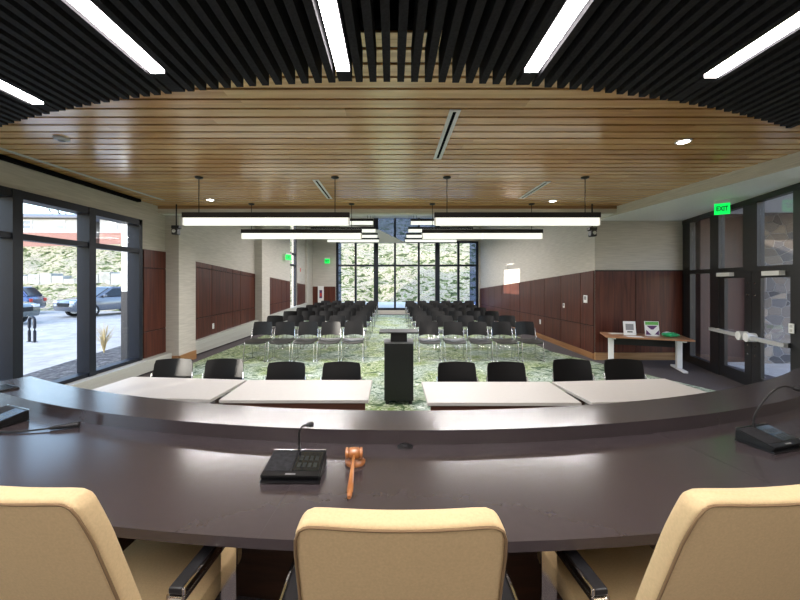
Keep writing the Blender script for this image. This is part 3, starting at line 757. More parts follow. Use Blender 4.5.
# conference microphone stations
def mic_station(x, y, rz, label, neck=True):
    t = thing('microphone_station', label, 'microphone station', (x, y, ZD), rz, 'desk microphone stations')
    W, D = .118, .078
    b = MB()
    b.hexa([(-W, -D, .004), (W, -D, .004), (W, D, .004), (-W, D, .004)], [(-W, -D, .010), (W, -D, .010), (W, D, .010), (-W, D, .010)])
    b.build('foot_plate', M['blackpad'], t)
    b = MB(); b.hexa([(-W + .006, -D + .02, .0), (W - .006, -D + .02, .0), (W - .006, D - .01, .0), (-W + .006, D - .01, .0)], [(-W + .006, -D + .02, .0039), (W - .006, -D + .02, .0039), (W - .006, D - .01, .0039), (-W + .006, D - .01, .0039)]); b.build('rubber_pad', M['wire'], t)
    b = MB()
    b.hexa([(-W, -D + .012, .0101), (W, -D + .012, .0101), (W, D, .0101), (-W, D, .0101)],
           [(-W - .001, -D, .030), (W + .001, -D, .030), (W - .004, D, .062), (-W + .004, D, .062)])
    bmesh.ops.bevel(b.bm, geom=b.bm.edges[:], offset=.004, segments=2, affect='EDGES')
    b.build('body', M['plastic'], t)
    sl = (.062 - .030) / (2 * D)
    def top(x0, x1, y0, y1, h0, h1):
        zf = lambda yy: .030 + sl * (yy + D)
        return MB().hexa([(x0, y0, zf(y0) + h0), (x1, y0, zf(y0) + h0), (x1, y1, zf(y1) + h0), (x0, y1, zf(y1) + h0)],
                         [(x0, y0, zf(y0) + h1), (x1, y0, zf(y0) + h1), (x1, y1, zf(y1) + h1), (x0, y1, zf(y1) + h1)])
    top(-W + .008, -.005, -D + .030, D - .010, -.003, .0012).build('speaker_grille', M['grey'] if False else M['baffle'], t)
    s = top(.002, W - .010, -D + .032, D - .014, -.003, .0016).build('screen', M['screen'], t)
    mk = MB()
    for k in range(4):
        for r in range(2):
            zf = lambda yy: .030 + sl * (yy + D)
            x0 = .014 + k * .022; y0 = -.028 + r * .040
            mk.hexa([(x0, y0, zf(y0) + .0016), (x0 + .014, y0, zf(y0) + .0016), (x0 + .014, y0 + .026, zf(y0 + .026) + .0016), (x0, y0 + .026, zf(y0 + .026) + .0016)],
                    [(x0, y0, zf(y0) + .002), (x0 + .014, y0, zf(y0) + .002), (x0 + .014, y0 + .026, zf(y0 + .026) + .002), (x0, y0 + .026, zf(y0 + .026) + .002)])
    mk.build('key_marks', M['lcdmark'], s)
    top(-.020, .020, -D + .010, -D + .016, -.002, .0014).build('indicator', M['grey'], t)
    e = MB().box(-W + .004, W - .004, D - .003, D + .0015, .055, .064); e.build('rear_edge', M['steel'], t)
    if neck:
        MB().cyl((.0, D - .012, .055), (.0, D - .012, .085), .008, .0065, 12).build('neck_socket', M['blackpad'], t)
        pts = neck
        n = MB().tube(pts, .0042, 8).build('gooseneck', M['wire'], t, True)
        e = Vector(pts[-1]); d = (e - Vector(pts[-2])).normalized()
        MB().cyl(e - d * .004, e + d * .012, .008, .012, 12).sphere(e + d * .018, .0125).build('capsule', M['blackpad'], n, True)
    return t
def smooth_path(ctrl, n=8):
    P = [Vector(p) for p in ctrl]; P = [P[0]] + P + [P[-1]]; out = []
    for i in range(1, len(P) - 2):
        for k in range(n):
            t = k / n; a, b, c, d = P[i - 1:i + 3]
            out.append(.5 * ((2 * b) + (-a + c) * t + (2 * a - 5 * b + 4 * c - d) * t * t + (-a + 3 * b - 3 * c + d) * t ** 3))
    out.append(P[-2]); return out
mic_station(-.403, 1.495, math.radians(-1), 'black desk microphone station with gooseneck left of the gavel',
            smooth_path([(0, .066, .083), (.0, .064, .115), (.004, .055, .155), (.022, .045, .180), (.045, .035, .188)]))
x, y, a = polar(6.48, 16.0)
mic_station(x - .035, y - .01, a, 'black desk microphone station with long gooseneck at the right end of the desk',
            smooth_path([(0, .066, .083), (.0, .062, .12), (.03, .045, .19), (.075, .03, .245), (.13, .02, .268), (.17, .0, .262)]))
x, y, a = polar(6.40, -21.2)
mic_station(x, y, a, 'black desk microphone station at the left end of the desk', None)
t = thing('gooseneck_microphone', 'black gooseneck microphone lying on the desk at far left', 'microphone', (-1.88, 1.92, ZD))
n = MB().tube(smooth_path([(-.52, -.10, .006), (-.28, -.03, .008), (-.10, -.03, .007), (.06, .01, .012)]), .0045, 8).build('gooseneck', M['wire'], t, True)
MB().tube([(.05, .008, .012), (.09, .02, .014), (.17, .05, .016)], .009, 10, .015).build('capsule', M['blackpad'], t, True)
t = thing('tablet', 'thin black tablet lying on the left end of the desk ledge', 'tablet', (-2.64, 2.42, ZLD), math.radians(-25))
MB().box(-.09, .09, -.07, .07, 0, .012, bev=.003).build('body', M['blackpad'], t)
MB().box(-.08, .08, -.06, .06, .0121, .0128).build('screen', M['screen'], t)

# gavel and block
t = thing('sound_block', 'round wooden sound block under the gavel head', 'sound block', (-.162, 1.585, ZD))
MB().lathe((0, 0, 0), [(.044, 0), (.046, .006), (.044, .014), (.036, .020), (.034, .022)], seg=32).build('block', M['gavel'], t, True)
MB().lathe((0, 0, .0221), [(.031, 0), (.029, .003), (.01, .004)], seg=32).build('striking_plate', M['gavel'], t, True)
t = thing('gavel', 'wooden judge gavel with turned handle resting on its round block', 'gavel', (-.165, 1.57, ZD + .05), math.radians(2))
hp = [(.019, -.038), (.0235, -.036), (.0235, -.026), (.019, -.024), (.0235, -.020), (.0245, 0), (.0235, .020), (.019, .024), (.0235, .026), (.0235, .036), (.019, .038)]
MB().lathe((0, 0, 0), hp, 'X', 24).build('head', M['gavel'], t, True)
hl = MB().lathe((0, 0, 0), [(.006, 0), (.007, .02), (.0075, .06), (.011, .16), (.012, .215), (.0085, .222), (.0105, .232), (.007, .244)], 'Z', 16)
hl.xf(Matrix.Translation((0, -.018, -.003)) @ Vector((0, -1, -.145)).to_track_quat('Z', 'Y').to_matrix().to_4x4())
hl.build('handle', M['gavel'], t, True)

# ------------------------------------------------------------------ cream office chairs
def office_chair(x, y, rz, label, w_top=.225, w_bot=.235):
    """origin on the dais floor below the foot of the backrest; faces +Y"""
    t = thing('office_chair', label, 'office chair', (x, y, .25), rz, 'cream office chairs at the dais desk')
    th = .060
    def backpt(u, v, s):           # u -1..1 across, v 0 bottom..1 top, s 0 rear face, 1 front face
        zb, zt = .36, 1.06
        lean = math.tan(math.radians(19))
        ww = w_bot + (w_top - w_bot) * v
        z = zb + (zt - zb) * v
        yy = -lean * (z - zb) + s * th - .010 * (1 - u * u) * (1 if s < .5 else .6)
        return Vector((u * ww, yy, z))
    b = MB(); nu, nv = 28, 20
    # closed cushion from a rounded cross-section
    def sec(v, inset, zoff=0):
        pts = []
        for i in range(nu + 1): pts.append(backpt(-1 + 2 * i / nu, v, 0))
        for i in range(nu + 1): pts.append(backpt(1 - 2 * i / nu, v, 1))
        c = sum(pts, Vector()) / len(pts)
        return [c + (p - c) * (1 - inset) + Vector((0, 0, zoff)) for p in pts]
    rings = [sec(0, .1, -.01)] + [sec(i / nv, 0) for i in range(nv + 1)]
    V = [[b.bm.verts.new(p) for p in r] for r in rings]
    n = len(V[0])
    for r0, r1 in zip(V, V[1:]):
        for i in range(n): b.bm.faces.new((r0[i], r0[(i + 1) % n], r1[(i + 1) % n], r1[i]))
    b.bm.faces.new(V[0][::-1]); b.bm.faces.new(V[-1])
    b.bm.normal_update()
    # round the top corners and rims
    topf = [f for f in b.bm.faces if f.normal.z > .6 and f.calc_center_median().z > 1.0]
    es = set()
    for f in topf: es.update(f.edges)
    cor = [e for e in b.bm.edges if all(abs(abs(v.co.x) - (w_bot + (w_top - w_bot) * ((v.co.z - .36) / .69))) < 1e-3 for v in e.verts) and abs(e.verts[0].co.z - e.verts[1].co.z) > .01]
    bmesh.ops.bevel(b.bm, geom=list(es) + cor, offset=.017, segments=4, affect='EDGES', profile=.5, clamp_overlap=True)
    for v in b.bm.verts:           # rounded shoulders and a shallow dip along the top edge
        ww = w_bot + (w_top - w_bot) * ((v.co.z - .36) / .69)
        u = abs(v.co.x) / ww
        if v.co.z > .93:
            k = (v.co.z - .93) / .12
            v.co.z -= .003 * (1 - min(1, u / .7) ** 2) * k + (.020 * (max(0, u - .84) / .16) ** 2) * k
            v.co.x *= 1 - .03 * k * k
    back = b.build('backrest', M['cream'], t, True)
    # piping round the rear rim
    pts = [backpt(-1, v / 10, 0) for v in range(0, 10)]
    def rim(u, v, s):
        p = backpt(u, v, s); k = max(0, (p.z - .93) / .12)
        ww = w_bot + (w_top - w_bot) * v; uu = abs(p.x) / ww
        p.z -= .003 * (1 - min(1, uu / .7) ** 2) * k + (.020 * (max(0, uu - .84) / .16) ** 2) * k
        p.x *= 1 - .03 * k * k
        return p
    off = Vector((0, -.0005, 0))
    L = [rim(-.985, v / 14 * .955, 0.02) + off for v in range(15)]
    Tp = [rim(-.955 + 1.91 * i / 40, .984, .01) + off for i in range(41)]
    Rr = [rim(.985, (14 - v) / 14 * .955, 0.02) + off for v in range(15)]
    MB().tube(L + Tp + Rr, .0035, 6).build('piping', M['piping'], back, True)
    # seat
    st = MB().box(-.235, .235, -.02, .50, .36, .455, bev=.03)
    st.build('seat', M['cream'], t, True)
    for sx, nm in ((-1, 'left'), (1, 'right')):
        X = sx * .30
        path = smooth_path([(X, -.02, .655), (X, .16, .655), (X, .245, .650), (X, .262, .632), (X, .262, .50), (X, .262, .30)], 6)
        # flat polished loop: a strip swept along the path
        grid = [[Vector((X - .028, p.y, p.z)), Vector((X + .028, p.y, p.z))] for p in path]
        fr = MB().sheet(grid, .012)
        fr.box(min(X, X - sx * .10), max(X, X - sx * .10), .240, .284, .29, .31)
        a = fr.build('arm_frame', M['chrome'], t)
        fr = MB().sheet([[Vector((X - .02, -.02, .655)), Vector((X + .02, -.02, .655))], [Vector((X - .02, -.06, .60)), Vector((X + .02, -.06, .60))], [Vector((X - .02, -.04, .42)), Vector((X + .02, -.04, .42))], [Vector((X - .02, .02, .33)), Vector((X + .02, .02, .33))], [Vector((X - .02, .262, .30)), Vector((X + .02, .262, .30))]], .012)
        fr.build('arm_loop', M['chrome'], a)
        MB().box(min(X + sx * .017, X + sx * .027), max(X + sx * .017, X + sx * .027), -.02, .250, .662, .684, bev=.003).build('side_rail', M['chrome'], a)
        MB().box(min(X - sx * .024, X + sx * .0165), max(X - sx * .024, X + sx * .0165), -.02, .235, .662, .682, bev=.005).build('arm_pad', M['blackpad'], a)
    MB().cyl((0, .22, .08), (0, .22, .36), .028, seg=16).build('column', M['chrome'], t, True)
    for k in range(5):
        an = 2 * PI * k / 5 + .3
        e = Vector((.27 * math.cos(an), .22 + .27 * math.sin(an), .075))
        lg = MB().tube([(0, .22, .10), e], .02, 8, .014).build('leg', M['chrome'], t, True)
        MB().cyl(e + Vector((-.02, 0, -.047)), e + Vector((.02, 0, -.047)), .028, seg=14).cyl(e + Vector((0, 0, -.045)), e, .008, seg=8).build('caster', M['blackpad'], lg, True)
LEAN = math.tan(math.radians(19)) * .69
def place_office(x, ytop, rz, label):
    # ytop = position of the rear top edge
    dx, dy = -LEAN * -math.sin(rz), -LEAN * math.cos(rz)
    office_chair(x - dx, ytop - dy, rz, label)
place_office(.018, .735, 0.0, 'cream upholstered office chair in the middle, seen from behind')
place_office(-.928, .825, math.radians(-5), 'cream upholstered office chair at left, cut by the photo edge')
place_office(.905, .822, math.radians(5), 'cream upholstered office chair at right, cut by the photo edge')

# ------------------------------------------------------------------ audience chairs (face -Y, origin under the middle)
def audience_chair(label, group, name='audience_chair'):
    t = thing(name, label, 'chair', (0, 0, 0), 0, group)
    g = []
    for i in range(7):
        v = i / 6; z = .52 + .31 * v
        row = []
        for j in range(9):
            u = -1 + 2 * j / 8
            ww = .232 - .012 * v - (.012 if i in (0, 6) and abs(u) == 1 else 0)
            row.append(Vector((u * ww, .205 + .055 * v + .028 * (1 - u * u) + .012 * (v - .5) ** 2, z + (.012 * (1 - u * u) if i == 6 else 0) - (.03 * u * u - .0 if i == 0 else 0) + (.02 if i == 0 else 0))))
        g.append(row)
    MB().sheet(g, .010).build('backrest', M['plastic'], t, True)
    g = []
    for i in range(8):
        v = i / 7; y = .20 - .47 * v
        row = []
        for j in range(9):
            u = -1 + 2 * j / 8
            ww = .225 + .018 * math.sin(v * PI) - (.02 if i == 7 else 0)
            z = .435 + .02 * u * u - .014 * math.sin(v * PI) - (.028 * max(0, v - .75) / .25) + (.01 * max(0, .2 - v) / .2)
            row.append(Vector((u * ww, y, z)))
        g.append(row)
    MB().sheet(g, .022).build('seat', M['seatp'], t, True)
    for s in (-1, 1):
        X = s * .238
        pts = smooth_path([(X, -.18, .425), (X, -.205, .40), (X, -.25, .03), (X, -.235, .012), (X, .20, .012), (X, .235, .03), (X, .17, .42), (X, .185, .53), (X * .98, .225, .68)], 4)
        MB().tube(pts, .0095, 8).build('leg_frame', M['steel'], t, True)
    b = MB(); b.cyl((-.238, -.15, .405), (.238, -.15, .405), .008, seg=8); b.cyl((-.238, .16, .405), (.238, .16, .405), .008, seg=8)
    b.cyl((-.238, .2, .012), (.238, -.2, .012), .006, seg=6)
    b.build('cross_bar', M['steel'], t, True)
    return t
proto = None
rows = [8.22 + 1.5 * k for k in range(7)]
rowname = ['front row', 'second row', 'third row', 'fourth row', 'fifth row', 'sixth row', 'last row']
for r, y in enumerate(rows):
    for side in ('left', 'right'):
        nseat = 6 if (side == 'right' and r == 6) else 5
        for s in range(nseat):
            x = (-.93 - .575 * s) if side == 'left' else (.88 + .575 * s)
            if r == 0: x = (-.89 - .537 * s) if side == 'left' else (.86 + .575 * s) * .99
            lab = 'black audience chair in %s block, %s, %s seat from the aisle' % (side, rowname[r], ORD[s])
            grp = 'audience chairs in rows'
            rz = random.uniform(-.04, .04)
            yy = y + random.uniform(-.03, .03)
            if proto is None:
                proto = audience_chair(lab, grp); proto.location = (x, yy, .004); proto.rotation_euler = (0, 0, rz)
            else:
                copy_thing(proto, (x, yy, .004), rz, lab, grp)
# chairs behind the white tables
for px, lab in ((166.5, 'farthest left'), (219.5, 'second from left'), (286, 'third from left'), (341.5, 'fourth from left')):
    x = (px - 392) / 360 * 4.22
    copy_thing(proto, (x, 3.98 + (.17 if px < 250 else 0), .004), math.radians(6 if px < 250 else 0) * 1, 'black chair tucked behind the left white tables, %s' % lab, 'chairs behind the white tables')
for px, lab in ((457, 'nearest the lectern'), (506.5, 'second from the lectern'), (576.5, 'third from the lectern'), (630, 'farthest right')):
    x = (px - 392) / 360 * 4.22
    copy_thing(proto, (x, 3.98 + (.15 if px > 550 else 0), .004), math.radians(-6 if px > 550 else 0), 'black chair tucked behind the right white tables, %s' % lab, 'chairs behind the white tables')

# ------------------------------------------------------------------ white tables
def white_table(cx, cy, L, rz, label):
    t = thing('table', label, 'table', (cx, cy, 0.0), rz, 'white tables in front of the dais')
    D = .33
    MB().box(-L / 2, L / 2, -D, D, .70, .73, bev=.004).build('tabletop', M['wtop'], t)
    MB().box(-L / 2 + .03, L / 2 - .03, -D + .02, -D + .04, .30, .699).build('modesty_panel', M['apron'], t)
    for s in (-1, 1):
        X = s * (L / 2 - .10)
        lg = MB().box(X - .03, X + .03, -.04, .04, .03, .699); lg.build('leg', M['steel'], t)
        MB().box(X - .03, X + .03, -.20, .20, .005, .029, bev=.006).build('foot', M['steel'], t)
white_table(.99, 3.495, 1.355, 0, 'white topped table right of the lectern, nearest the aisle')
white_table(2.375, 3.56, 1.30, math.radians(5.5), 'white topped table at the right, next to the entrance side')
white_table(-.885, 3.565, 1.345, 0, 'white topped table left of the lectern, nearest the aisle')
white_table(-2.275, 3.64, 1.335, math.radians(-5.5), 'white topped table at the left, next to the window side')

# ------------------------------------------------------------------ lectern
t = thing('lectern', 'black lectern standing in the aisle between the white tables', 'lectern', (.10, 5.42, .004))
MB().box(-.213, .213, -.18, .18, .05, .885, bev=.004).build('body', M['podium'], t)
MB().box(-.218, .218, -.185, .185, .886, .90).build('body_cap', M['grey'], t)
MB().box(-.12, .12, -.12, .12, .901, 1.03).build('neck', M['podium'], t)
b = MB().hexa([(-.285, -.22, 1.035), (.285, -.22, 1.035), (.285, .22, 1.031), (-.285, .22, 1.031)], [(-.285, -.22, 1.055), (.285, -.22, 1.055), (.285, .22, 1.047), (-.285, .22, 1.047)]); b.build('reading_top', M['podium'], t)
for sx in (-1, 1):
    for sy in (-1, 1):
        MB().cyl((sx * .17, sy * .14, 0), (sx * .17, sy * .14, .05), .028, seg=14).build('caster', M['blackpad'], t, True)

# ------------------------------------------------------------------ entry table and the things on it
EA = math.radians(-20); EC = Vector((5.25, 7.50, 0)); EZ = .66
t = thing('side_table', 'brown topped table with white metal legs against the wood panelled wall', 'table', EC, EA)
MB().box(-.75, .75, -.34, .34, EZ - .032, EZ, bev=.004).build('tabletop', M['entrywood'], t)
MB().box(-.62, .62, .18, .20, EZ - .24, EZ - .033).build('modesty_panel', M['podium'], t)
for sx in (-1, 1):
    lg = MB().box(sx * .60 - .045, sx * .60 + .045, -.05, .05, .045, EZ - .033, bev=.006).build('leg', M['whitemetal'], t)
    MB().box(sx * .60 - .04, sx * .60 + .04, -.33, .33, .004, .044, bev=.008).build('foot', M['whitemetal'], lg)
    MB().box(sx * .60 - .03, sx * .60 + .03, -.30, .30, EZ - .06, EZ - .0325).build('bracket', M['whitemetal'], lg)
def on_entry(u, v): 
    p = Matrix.Rotation(EA, 3, 'Z') @ Vector((u, v, 0)); return (EC.x + p.x, EC.y + p.y, EZ)
t = thing('framed_notice', 'white framed grey notice standing at the left of the side table', 'picture frame', on_entry(-.25, .0), EA + .12)
T = Matrix.Rotation(math.radians(-10), 4, 'X')
f = MB().box(-.115, .115, -.008, .008, .0, .29, T=T).build('frame', M['whitemetal'], t)
MB().box(-.075, .075, -.0105, -.0085, .105, .235, T=T).build('grey_print', M['grey'], f)
MB().box(-.05, .05, -.0105, -.0085, .055, .08, T=T).build('black_bar', M['wire'], f)
MB().box(-.03, .03, .01, .10, .0, .006).build('easel_foot', M['whitemetal'], t)
t = thing('brochure_stand', 'acrylic stand with green and purple brochure on the side table', 'brochure stand', on_entry(.16, .04), EA + .12)
f = MB().box(-.13, .13, -.008, .008, .0, .30, T=T).build('card', M['paper'], t)
MB().box(-.12, .12, -.0105, -.0085, .225, .29, T=T).build('green_band', M['greenprint'], f)
T2 = Matrix(((1, 0, 0, 0), (0, 0, 1, -.0106), (0, 1, 0, 0), (0, 0, 0, 1)))
f2 = MB(); f2.prism([(-.10, .21), (.10, .21), (.02, .13), (-.02, .13)], 0, .002, T @ T2); f2.prism([(-.12, .02), (-.02, .02), (-.11, .12)], 0, .002, T @ T2); f2.prism([(.12, .02), (.12, .12), (.04, .03)], 0, .002, T @ T2)
f2.build('purple_print', M['purple'], f)
MB().box(-.13, .13, -.05, .05, 0, .004).build('base', M['lgrey'], t)
for u, v, r, lab in ((-.46, .16, .3, 'loose white paper sheet at the left rear corner of the side table'), (-.22, -.22, .1, 'loose white paper sheets at the front edge of the side table')):
    tag(MB().box(-.14, .14, -.08, .08, 0, .004).build('paper_sheet', M['paper'], loc=on_entry(u, v)), lab, 'paper', 'loose papers on the side table').rotation_euler = (0, 0, EA + r)
def crumple(n, rx, ry, h, seed):
    rr = random.Random(seed); m = MB(); m.sphere((0, 0, h * .5), 1.0, (rx, ry, h * .5), 18, 10)
    for v in m.bm.verts: v.co += Vector((rr.uniform(-1, 1) * rx * .12, rr.uniform(-1, 1) * ry * .14, rr.uniform(-.3, .3) * h * .35)); v.co.z = max(0, v.co.z)
    return m
tag(crumple(0, .17, .10, .085, 3).build('plastic_bag', M['greenplastic'], loc=on_entry(.46, .0)), 'crumpled green plastic bag on the right half of the side table', 'bag')
tag(crumple(0, .10, .06, .075, 9).build('tissue_bundle', M['paper'], loc=on_entry(.47, .20)), 'crumpled white tissue bundle behind the green bag on the side table', 'paper')

# ------------------------------------------------------------------ outside
GZ = -.25
struct(MB().box(-45, -4.9, -8, 25.2, GZ - .2, GZ).build('ground_parking', M['asphalt']))
struct(MB().box(-4.9, 14, FAR + .3, 25.6, GZ - .2, .30).build('ground_path', M['concrete']))
struct(MB().prism([(-5.06, -2), (-5.06, 19.4), (-8.6, 19.4), (-8.4, 11.5), (-7.8, 7.6), (-7.4, -2)], GZ, GZ + .06).build('ground_bed', M['mulch']))
struct(MB().prism([(-5.06, -2), (-5.06, 19.4), (-6.6, 19.4), (-6.3, 7), (-6.0, -2)], GZ + .06, GZ + .09).build('ground_gravel', M['gravel']))
# hillside
hm = MB(); nx, ny = 150, 44
rr = random.Random(5)
from mathutils import noise as mn
gv = []
for j in range(ny + 1):
    Y = 23.5 + 26 * j / ny
    row = []
    for i in range(nx + 1):
        X = -46 + 76 * i / nx
        Yc = 38.3 + 11 * max(0, min(1, (X + 18) / 8))
        hgt = .44 * (Y - 24.7) if Y < Yc else .44 * (Yc - 24.7) + .01 * (Y - Yc)
        p = Vector((X * .55, Y * .55, 0))
        hgt += .55 * mn.noise(p) * min(1, j / 4) * (1 if Y < 37 else .1) + .28 * mn.noise(p * 3.1) * min(1, j / 4) * (1 if Y < 37 else .1)
        row.append(hm.bm.verts.new((X, Y, GZ + max(-.05, hgt))))
    gv.append(row)
for j in range(ny):
    for i in range(nx): hm.bm.faces.new((gv[j][i], gv[j][i + 1], gv[j + 1][i + 1], gv[j + 1][i]))
struct(hm.build('ground_hill', M['hill'], None, True))
# pale retaining band on the left of the hill
rt = MB()
for k in range(26):
    X = -34 + k * .95
    zz = GZ + .44 * (29.2 - 24.7) + .15 * math.sin(k * .6)
    rt.box(X, X + .93, 28.9, 30.0, zz - .8, zz + .55 + .2 * math.sin(k * 1.3), bev=.05)
tag(rt.build('retaining_wall', M['retain']), 'pale block retaining wall on the hillside behind the parked cars', 'retaining wall')
# houses
def house(x, y, z, w_, d, h_, rz, label, brick):
    t = thing('house', label, 'house', (x, y, z), rz, 'houses above the hillside')
    MB().box(-w_ / 2, w_ / 2, -d / 2, d / 2, brick, h_).build('wall', M['siding'], t)
    MB().box(-w_ / 2 - .02, w_ / 2 + .02, -d / 2 - .02, d / 2 + .02, -1, brick).build('brick_base', M['bricklow'], t)
    T = Matrix(((0, 0, 1, 0), (1, 0, 0, 0), (0, 1, 0, 0), (0, 0, 0, 1)))
    MB().prism([(-d / 2 - .5, h_), (d / 2 + .5, h_), (d / 2 + .5, h_ + .15), (0, h_ + 1.1), (-d / 2 - .5, h_ + .15)], -w_ / 2 - .5, w_ / 2 + .5, T).build('roof', M['roof'], t)
    n = max(2, int(w_ / 3.4))
    for k in range(n):
        X = -w_ / 2 + (k + .5) * w_ / n
        f = MB().box(X - .5, X + .5, -d / 2 - .06, -d / 2 - .001, brick + .35, brick + 1.3).build('window', M['siding'] if False else M['lgrey'], t)
        MB().box(X - .4, X + .4, -d / 2 - .08, -d / 2 - .061, brick + .42, brick + 1.23).build('pane', M['pane'], f)
house(-39.9, 41, 5.75, 13.6, 7, 2.6, math.radians(2), 'white house with red brick base at the left on the hilltop', 1.1)
house(-28.6, 42, 5.75, 5.4, 7, 2.7, math.radians(2), 'white house with brick base at the right on the hilltop', 1.2)
# bare trees behind the houses
def tree(x, y, z, h_, seed, label):
    rr = random.Random(seed); m = MB()
    def br(p, d, L, r, n):
        q = p + d * L; m.tube([p, (p + q) / 2 + Vector((rr.uniform(-.1, .1), rr.uniform(-.1, .1), 0)) * L, q], r, 5, r * .6)
        if n == 0: return
        for k in range(3):
            nd = (d + Vector((rr.uniform(-.8, .8), rr.uniform(-.8, .8), rr.uniform(-.1, .6)))).normalized()
            br(q, nd, L * rr.uniform(.55, .8), r * .6, n - 1)
    br(Vector((0, 0, 0)), Vector((0, 0, 1)), h_ * .32, .16, 4)
    tag(m.build('bare_tree', M['bark'], loc=(x, y, z)), label, 'tree', 'bare trees behind the houses')
for k, (x, y, h_, lab) in enumerate(((-45, 49, 9, 'bare tree rising behind the left part of the brick based house'), (-38, 50, 10, 'bare tree rising behind the ridge of the brick based house'), (-33.5, 50, 9, 'bare tree in the gap between the two hilltop houses'))):
    tree(x, y, 6, h_, k + 3, lab)

# parked cars
def car(x, y, rz, body, label):
    t = thing('car', label, 'car', (x, y, GZ), rz, 'cars in the parking lot')     # faces -X locally
    prof = [(-2.35, .35), (-2.42, .60), (-2.38, .86), (-2.20, .98), (-1.35, 1.10), (-1.1, 1.12), (2.30, 1.10), (2.42, .92), (2.42, .45), (2.30, .32)]
    b = MB(); T = Matrix(((1, 0, 0, 0), (0, 0, 1, 0), (0, 1, 0, 0), (0, 0, 0, 1)))
    b.prism(prof, -.93, .93, T, bev=.06)
    bo = b.build('body', body, t, True)
    g = MB()
    lo = [(-1.22, 1.08), (2.30, 1.08)]
    def ghs(p, yy): return p
    a = [(-1.30, -.90, 1.09), (2.33, -.90, 1.09), (2.33, .90, 1.09), (-1.30, .90, 1.09)]
    c = [(-.35, -.70, 1.70), (1.85, -.70, 1.70), (1.85, .70, 1.70), (-.35, .70, 1.70)]
    g.hexa(a, c); bmesh.ops.bevel(g.bm, geom=g.bm.edges[:], offset=.07, segments=3, affect='EDGES')
    g.build('cabin', body, t, True)
    for s in (-1, 1):
        def sp(x_, k): return Vector((x_, s * (.905 - .20 * k), 1.09 + .61 * k))
        for xa, xb, xc, xd in ((-.98, .28, .28, -.28), (.36, 1.28, 1.28, .36), (1.36, 2.05, 1.72, 1.36)):
            q = [sp(xa, .10), sp(xb, .10), sp(xc, .86), sp(xd, .86)]; o_ = Vector((0, s * .012, .004))
            MB().hexa([p - o_ for p in q], [p + o_ for p in q]).build('side_window', M['carglass'], t)
        for xw in (-1.48, 1.42):
            w_ = MB().lathe((xw, s * .82, .36), [(.25, -.12), (.36, -.11), (.36, .11), (.25, .12)], 'Y', 24).build('wheel', M['tire'], t, True)
            MB().lathe((xw, s * .82 , .36), [(.24, -.128), (.10, -.130), (.10, .130), (.24, .128)], 'Y', 10).build('rim', M['steel'], w_)
        MB().box(-2.40, -2.16, min(s * .55, s * .90), max(s * .55, s * .90), .80, .93, bev=.02).build('headlamp', M['lamp'], bo)
        MB().box(2.36, 2.44, min(s * .62, s * .90), max(s * .62, s * .90), .78, .98, bev=.02).build('tail_lamp', M['red'], bo)
        MB().box(-.95, -.80, min(s * .92, s * 1.10), max(s * .92, s * 1.10), 1.12, 1.26, bev=.03).build('mirror', body, bo)
    q = [Vector((-1.215, -.74, 1.16)), Vector((-1.215, .74, 1.16)), Vector((-.45, .62, 1.66)), Vector((-.45, -.62, 1.66))]; o_ = Vector((-.012, 0, .012))
    MB().hexa([p - o_ for p in q], [p + o_ for p in q]).build('windscreen', M['carglass'], t)
    q = [Vector((2.275, -.74, 1.16)), Vector((2.275, .74, 1.16)), Vector((1.93, .62, 1.64)), Vector((1.93, -.62, 1.64))]; o_ = Vector((.012, 0, .012))
    MB().hexa([p - o_ for p in q], [p + o_ for p in q]).build('rear_window', M['carglass'], t)
    MB().box(-2.43, -2.36, -.5, .5, .62, .82).build('grille', M['tire'], bo)
car(-17.4, 22.2, math.radians(70), M['carsilver'], 'silver grey SUV parked outside facing left, seen through the right window panes')
car(-24.3, 21.6, math.radians(20), M['carblue'], 'dark blue SUV parked outside, tail seen through the middle pane')
car(-19.6, 16.6, math.radians(-176), M['cargrey'], 'grey car parked nearest at the far left of the window')
def rack(x, y, label):
    t = thing('bike_rack', label, 'bike rack', (x, y, GZ), math.radians(-20), 'bike racks outside the window')
    MB().tube(smooth_path([(-.15, 0, 0), (-.15, 0, .6), (-.12, 0, .78), (0, 0, .84), (.12, 0, .78), (.15, 0, .6), (.15, 0, 0)], 5), .045, 8).build('hoop', M['frame'], t, True)
    f = MB(); f.lathe((-.15, 0, 0), [(.08, 0), (.08, .012)], seg=14); f.lathe((.15, 0, 0), [(.08, 0), (.08, .012)], seg=14); f.build('base_plate', M['frame'], t)
rack(-12.1, 12.1, 'black hoop bike rack outside the middle window pane')
rack(-12.6, 11.55, 'black hoop bike rack outside at the left edge of the window')
m = MB(); rr = random.Random(2)
for k in range(60):
    a = rr.uniform(0, 2 * PI); l = rr.uniform(.05, .3); h_ = rr.uniform(.45, .85)
    m.tube([(0, 0, 0), (l * .3 * math.cos(a), l * .3 * math.sin(a), h_ * .6), (l * math.cos(a), l * math.sin(a), h_)], .008, 4, .003)
tag(m.build('grass_tuft', M['dry'], loc=(-8.0, 10.0, GZ + .05)), 'dry ornamental grass tuft in the mulch bed outside the right pane', 'grass')
# unseen wall, added to block the sun from most of the left window
struct(MB().box(-9.9, -6.85, .3, .6, GZ, 4.9).build('wall_sun_block', M['bricklow']))
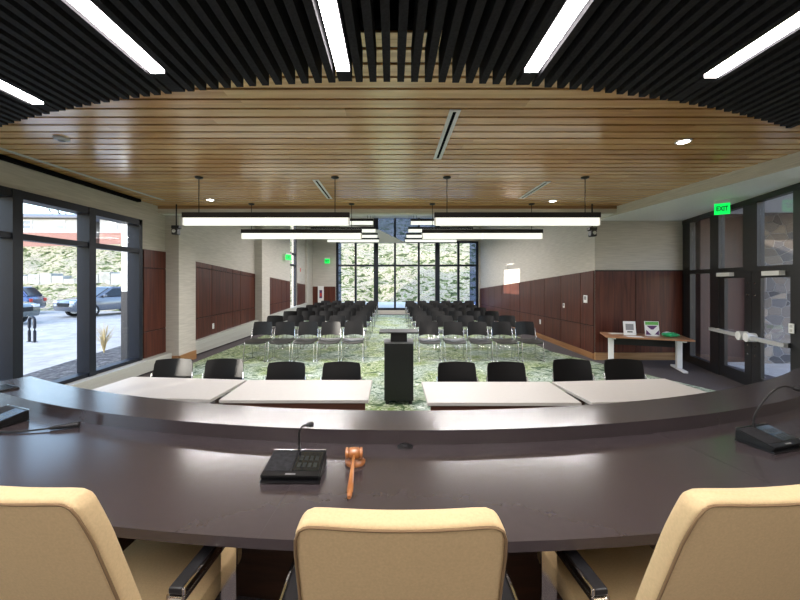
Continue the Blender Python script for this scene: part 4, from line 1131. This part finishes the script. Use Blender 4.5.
# exterior columns of the canopy along the window wall
for yy, lab in ((7.6, 'white topped dark canopy post outside the last window pane'),):
    t = thing('canopy_post', lab, 'post', (-5.60, yy, GZ + .085))
    MB().box(-.07, .07, -.07, .07, 0, 1.75).build('dark_base', M['frame'], t); MB().box(-.065, .065, -.065, .065, 1.75, 3.6).build('white_shaft', M['white'], t)

# ------------------------------------------------------------------ light
W = bpy.data.worlds.new('sky'); SC.world = W; W.use_nodes = True
nt = W.node_tree; bg = nt.nodes['Background']
sk = nt.nodes.new('ShaderNodeTexSky'); sk.sky_type = 'NISHITA'; sk.sun_disc = False
sk.sun_elevation = math.radians(48); sk.sun_rotation = math.radians(214); sk.air_density = 1.3; sk.dust_density = 0.6
nt.links.new(sk.outputs['Color'], bg.inputs['Color']); bg.inputs['Strength'].default_value = 0.50
sl = bpy.data.lights.new('sun', 'SUN'); sl.energy = 3.0; sl.angle = math.radians(.6); sl.color = (1.0, .93, .82)
so = bpy.data.objects.new('sun', sl); COL.objects.link(so)
so.rotation_euler = Vector((1, 1.5, -.36)).to_track_quat('-Z', 'Y').to_euler()

gl = bpy.data.lights.new('sun_patch_spot', 'SPOT'); gl.energy = 30000; gl.spot_size = math.radians(10.5); gl.spot_blend = .02; gl.shadow_soft_size = .01; gl.color = (1, .93, .82)  # spot added outside the slot window to throw the sun patch on the right wall
go = bpy.data.objects.new('sun_patch_spot', gl); COL.objects.link(go); go.location = (-12, 18.4, 3.6)
go.rotation_euler = (Vector((4.7, 14.3, 1.78)) - Vector(go.location)).to_track_quat('-Z', 'Y').to_euler(); go.scale = (1, .45, 1)
# ------------------------------------------------------------------ camera
cam = bpy.data.cameras.new('camera'); co = bpy.data.objects.new('camera', cam); COL.objects.link(co)
cam.sensor_width = 36; cam.lens = 360 / 800 * 36
cam.shift_x = (400 - 392) / 800; cam.shift_y = -19 / 800
cam.clip_start = .02; cam.clip_end = 300
co.location = (0, 0, EYE); co.rotation_euler = (PI / 2, 0, 0)
SC.camera = co
SC.view_settings.view_transform = 'Standard'; SC.view_settings.look = 'None'
SC.view_settings.exposure = 0.7; SC.view_settings.gamma = 1.0; SC.view_settings.use_curve_mapping = False
SC.cycles.use_denoising = True
SC.cycles.max_bounces = 8; SC.cycles.diffuse_bounces = 4; SC.cycles.transparent_max_bounces = 16
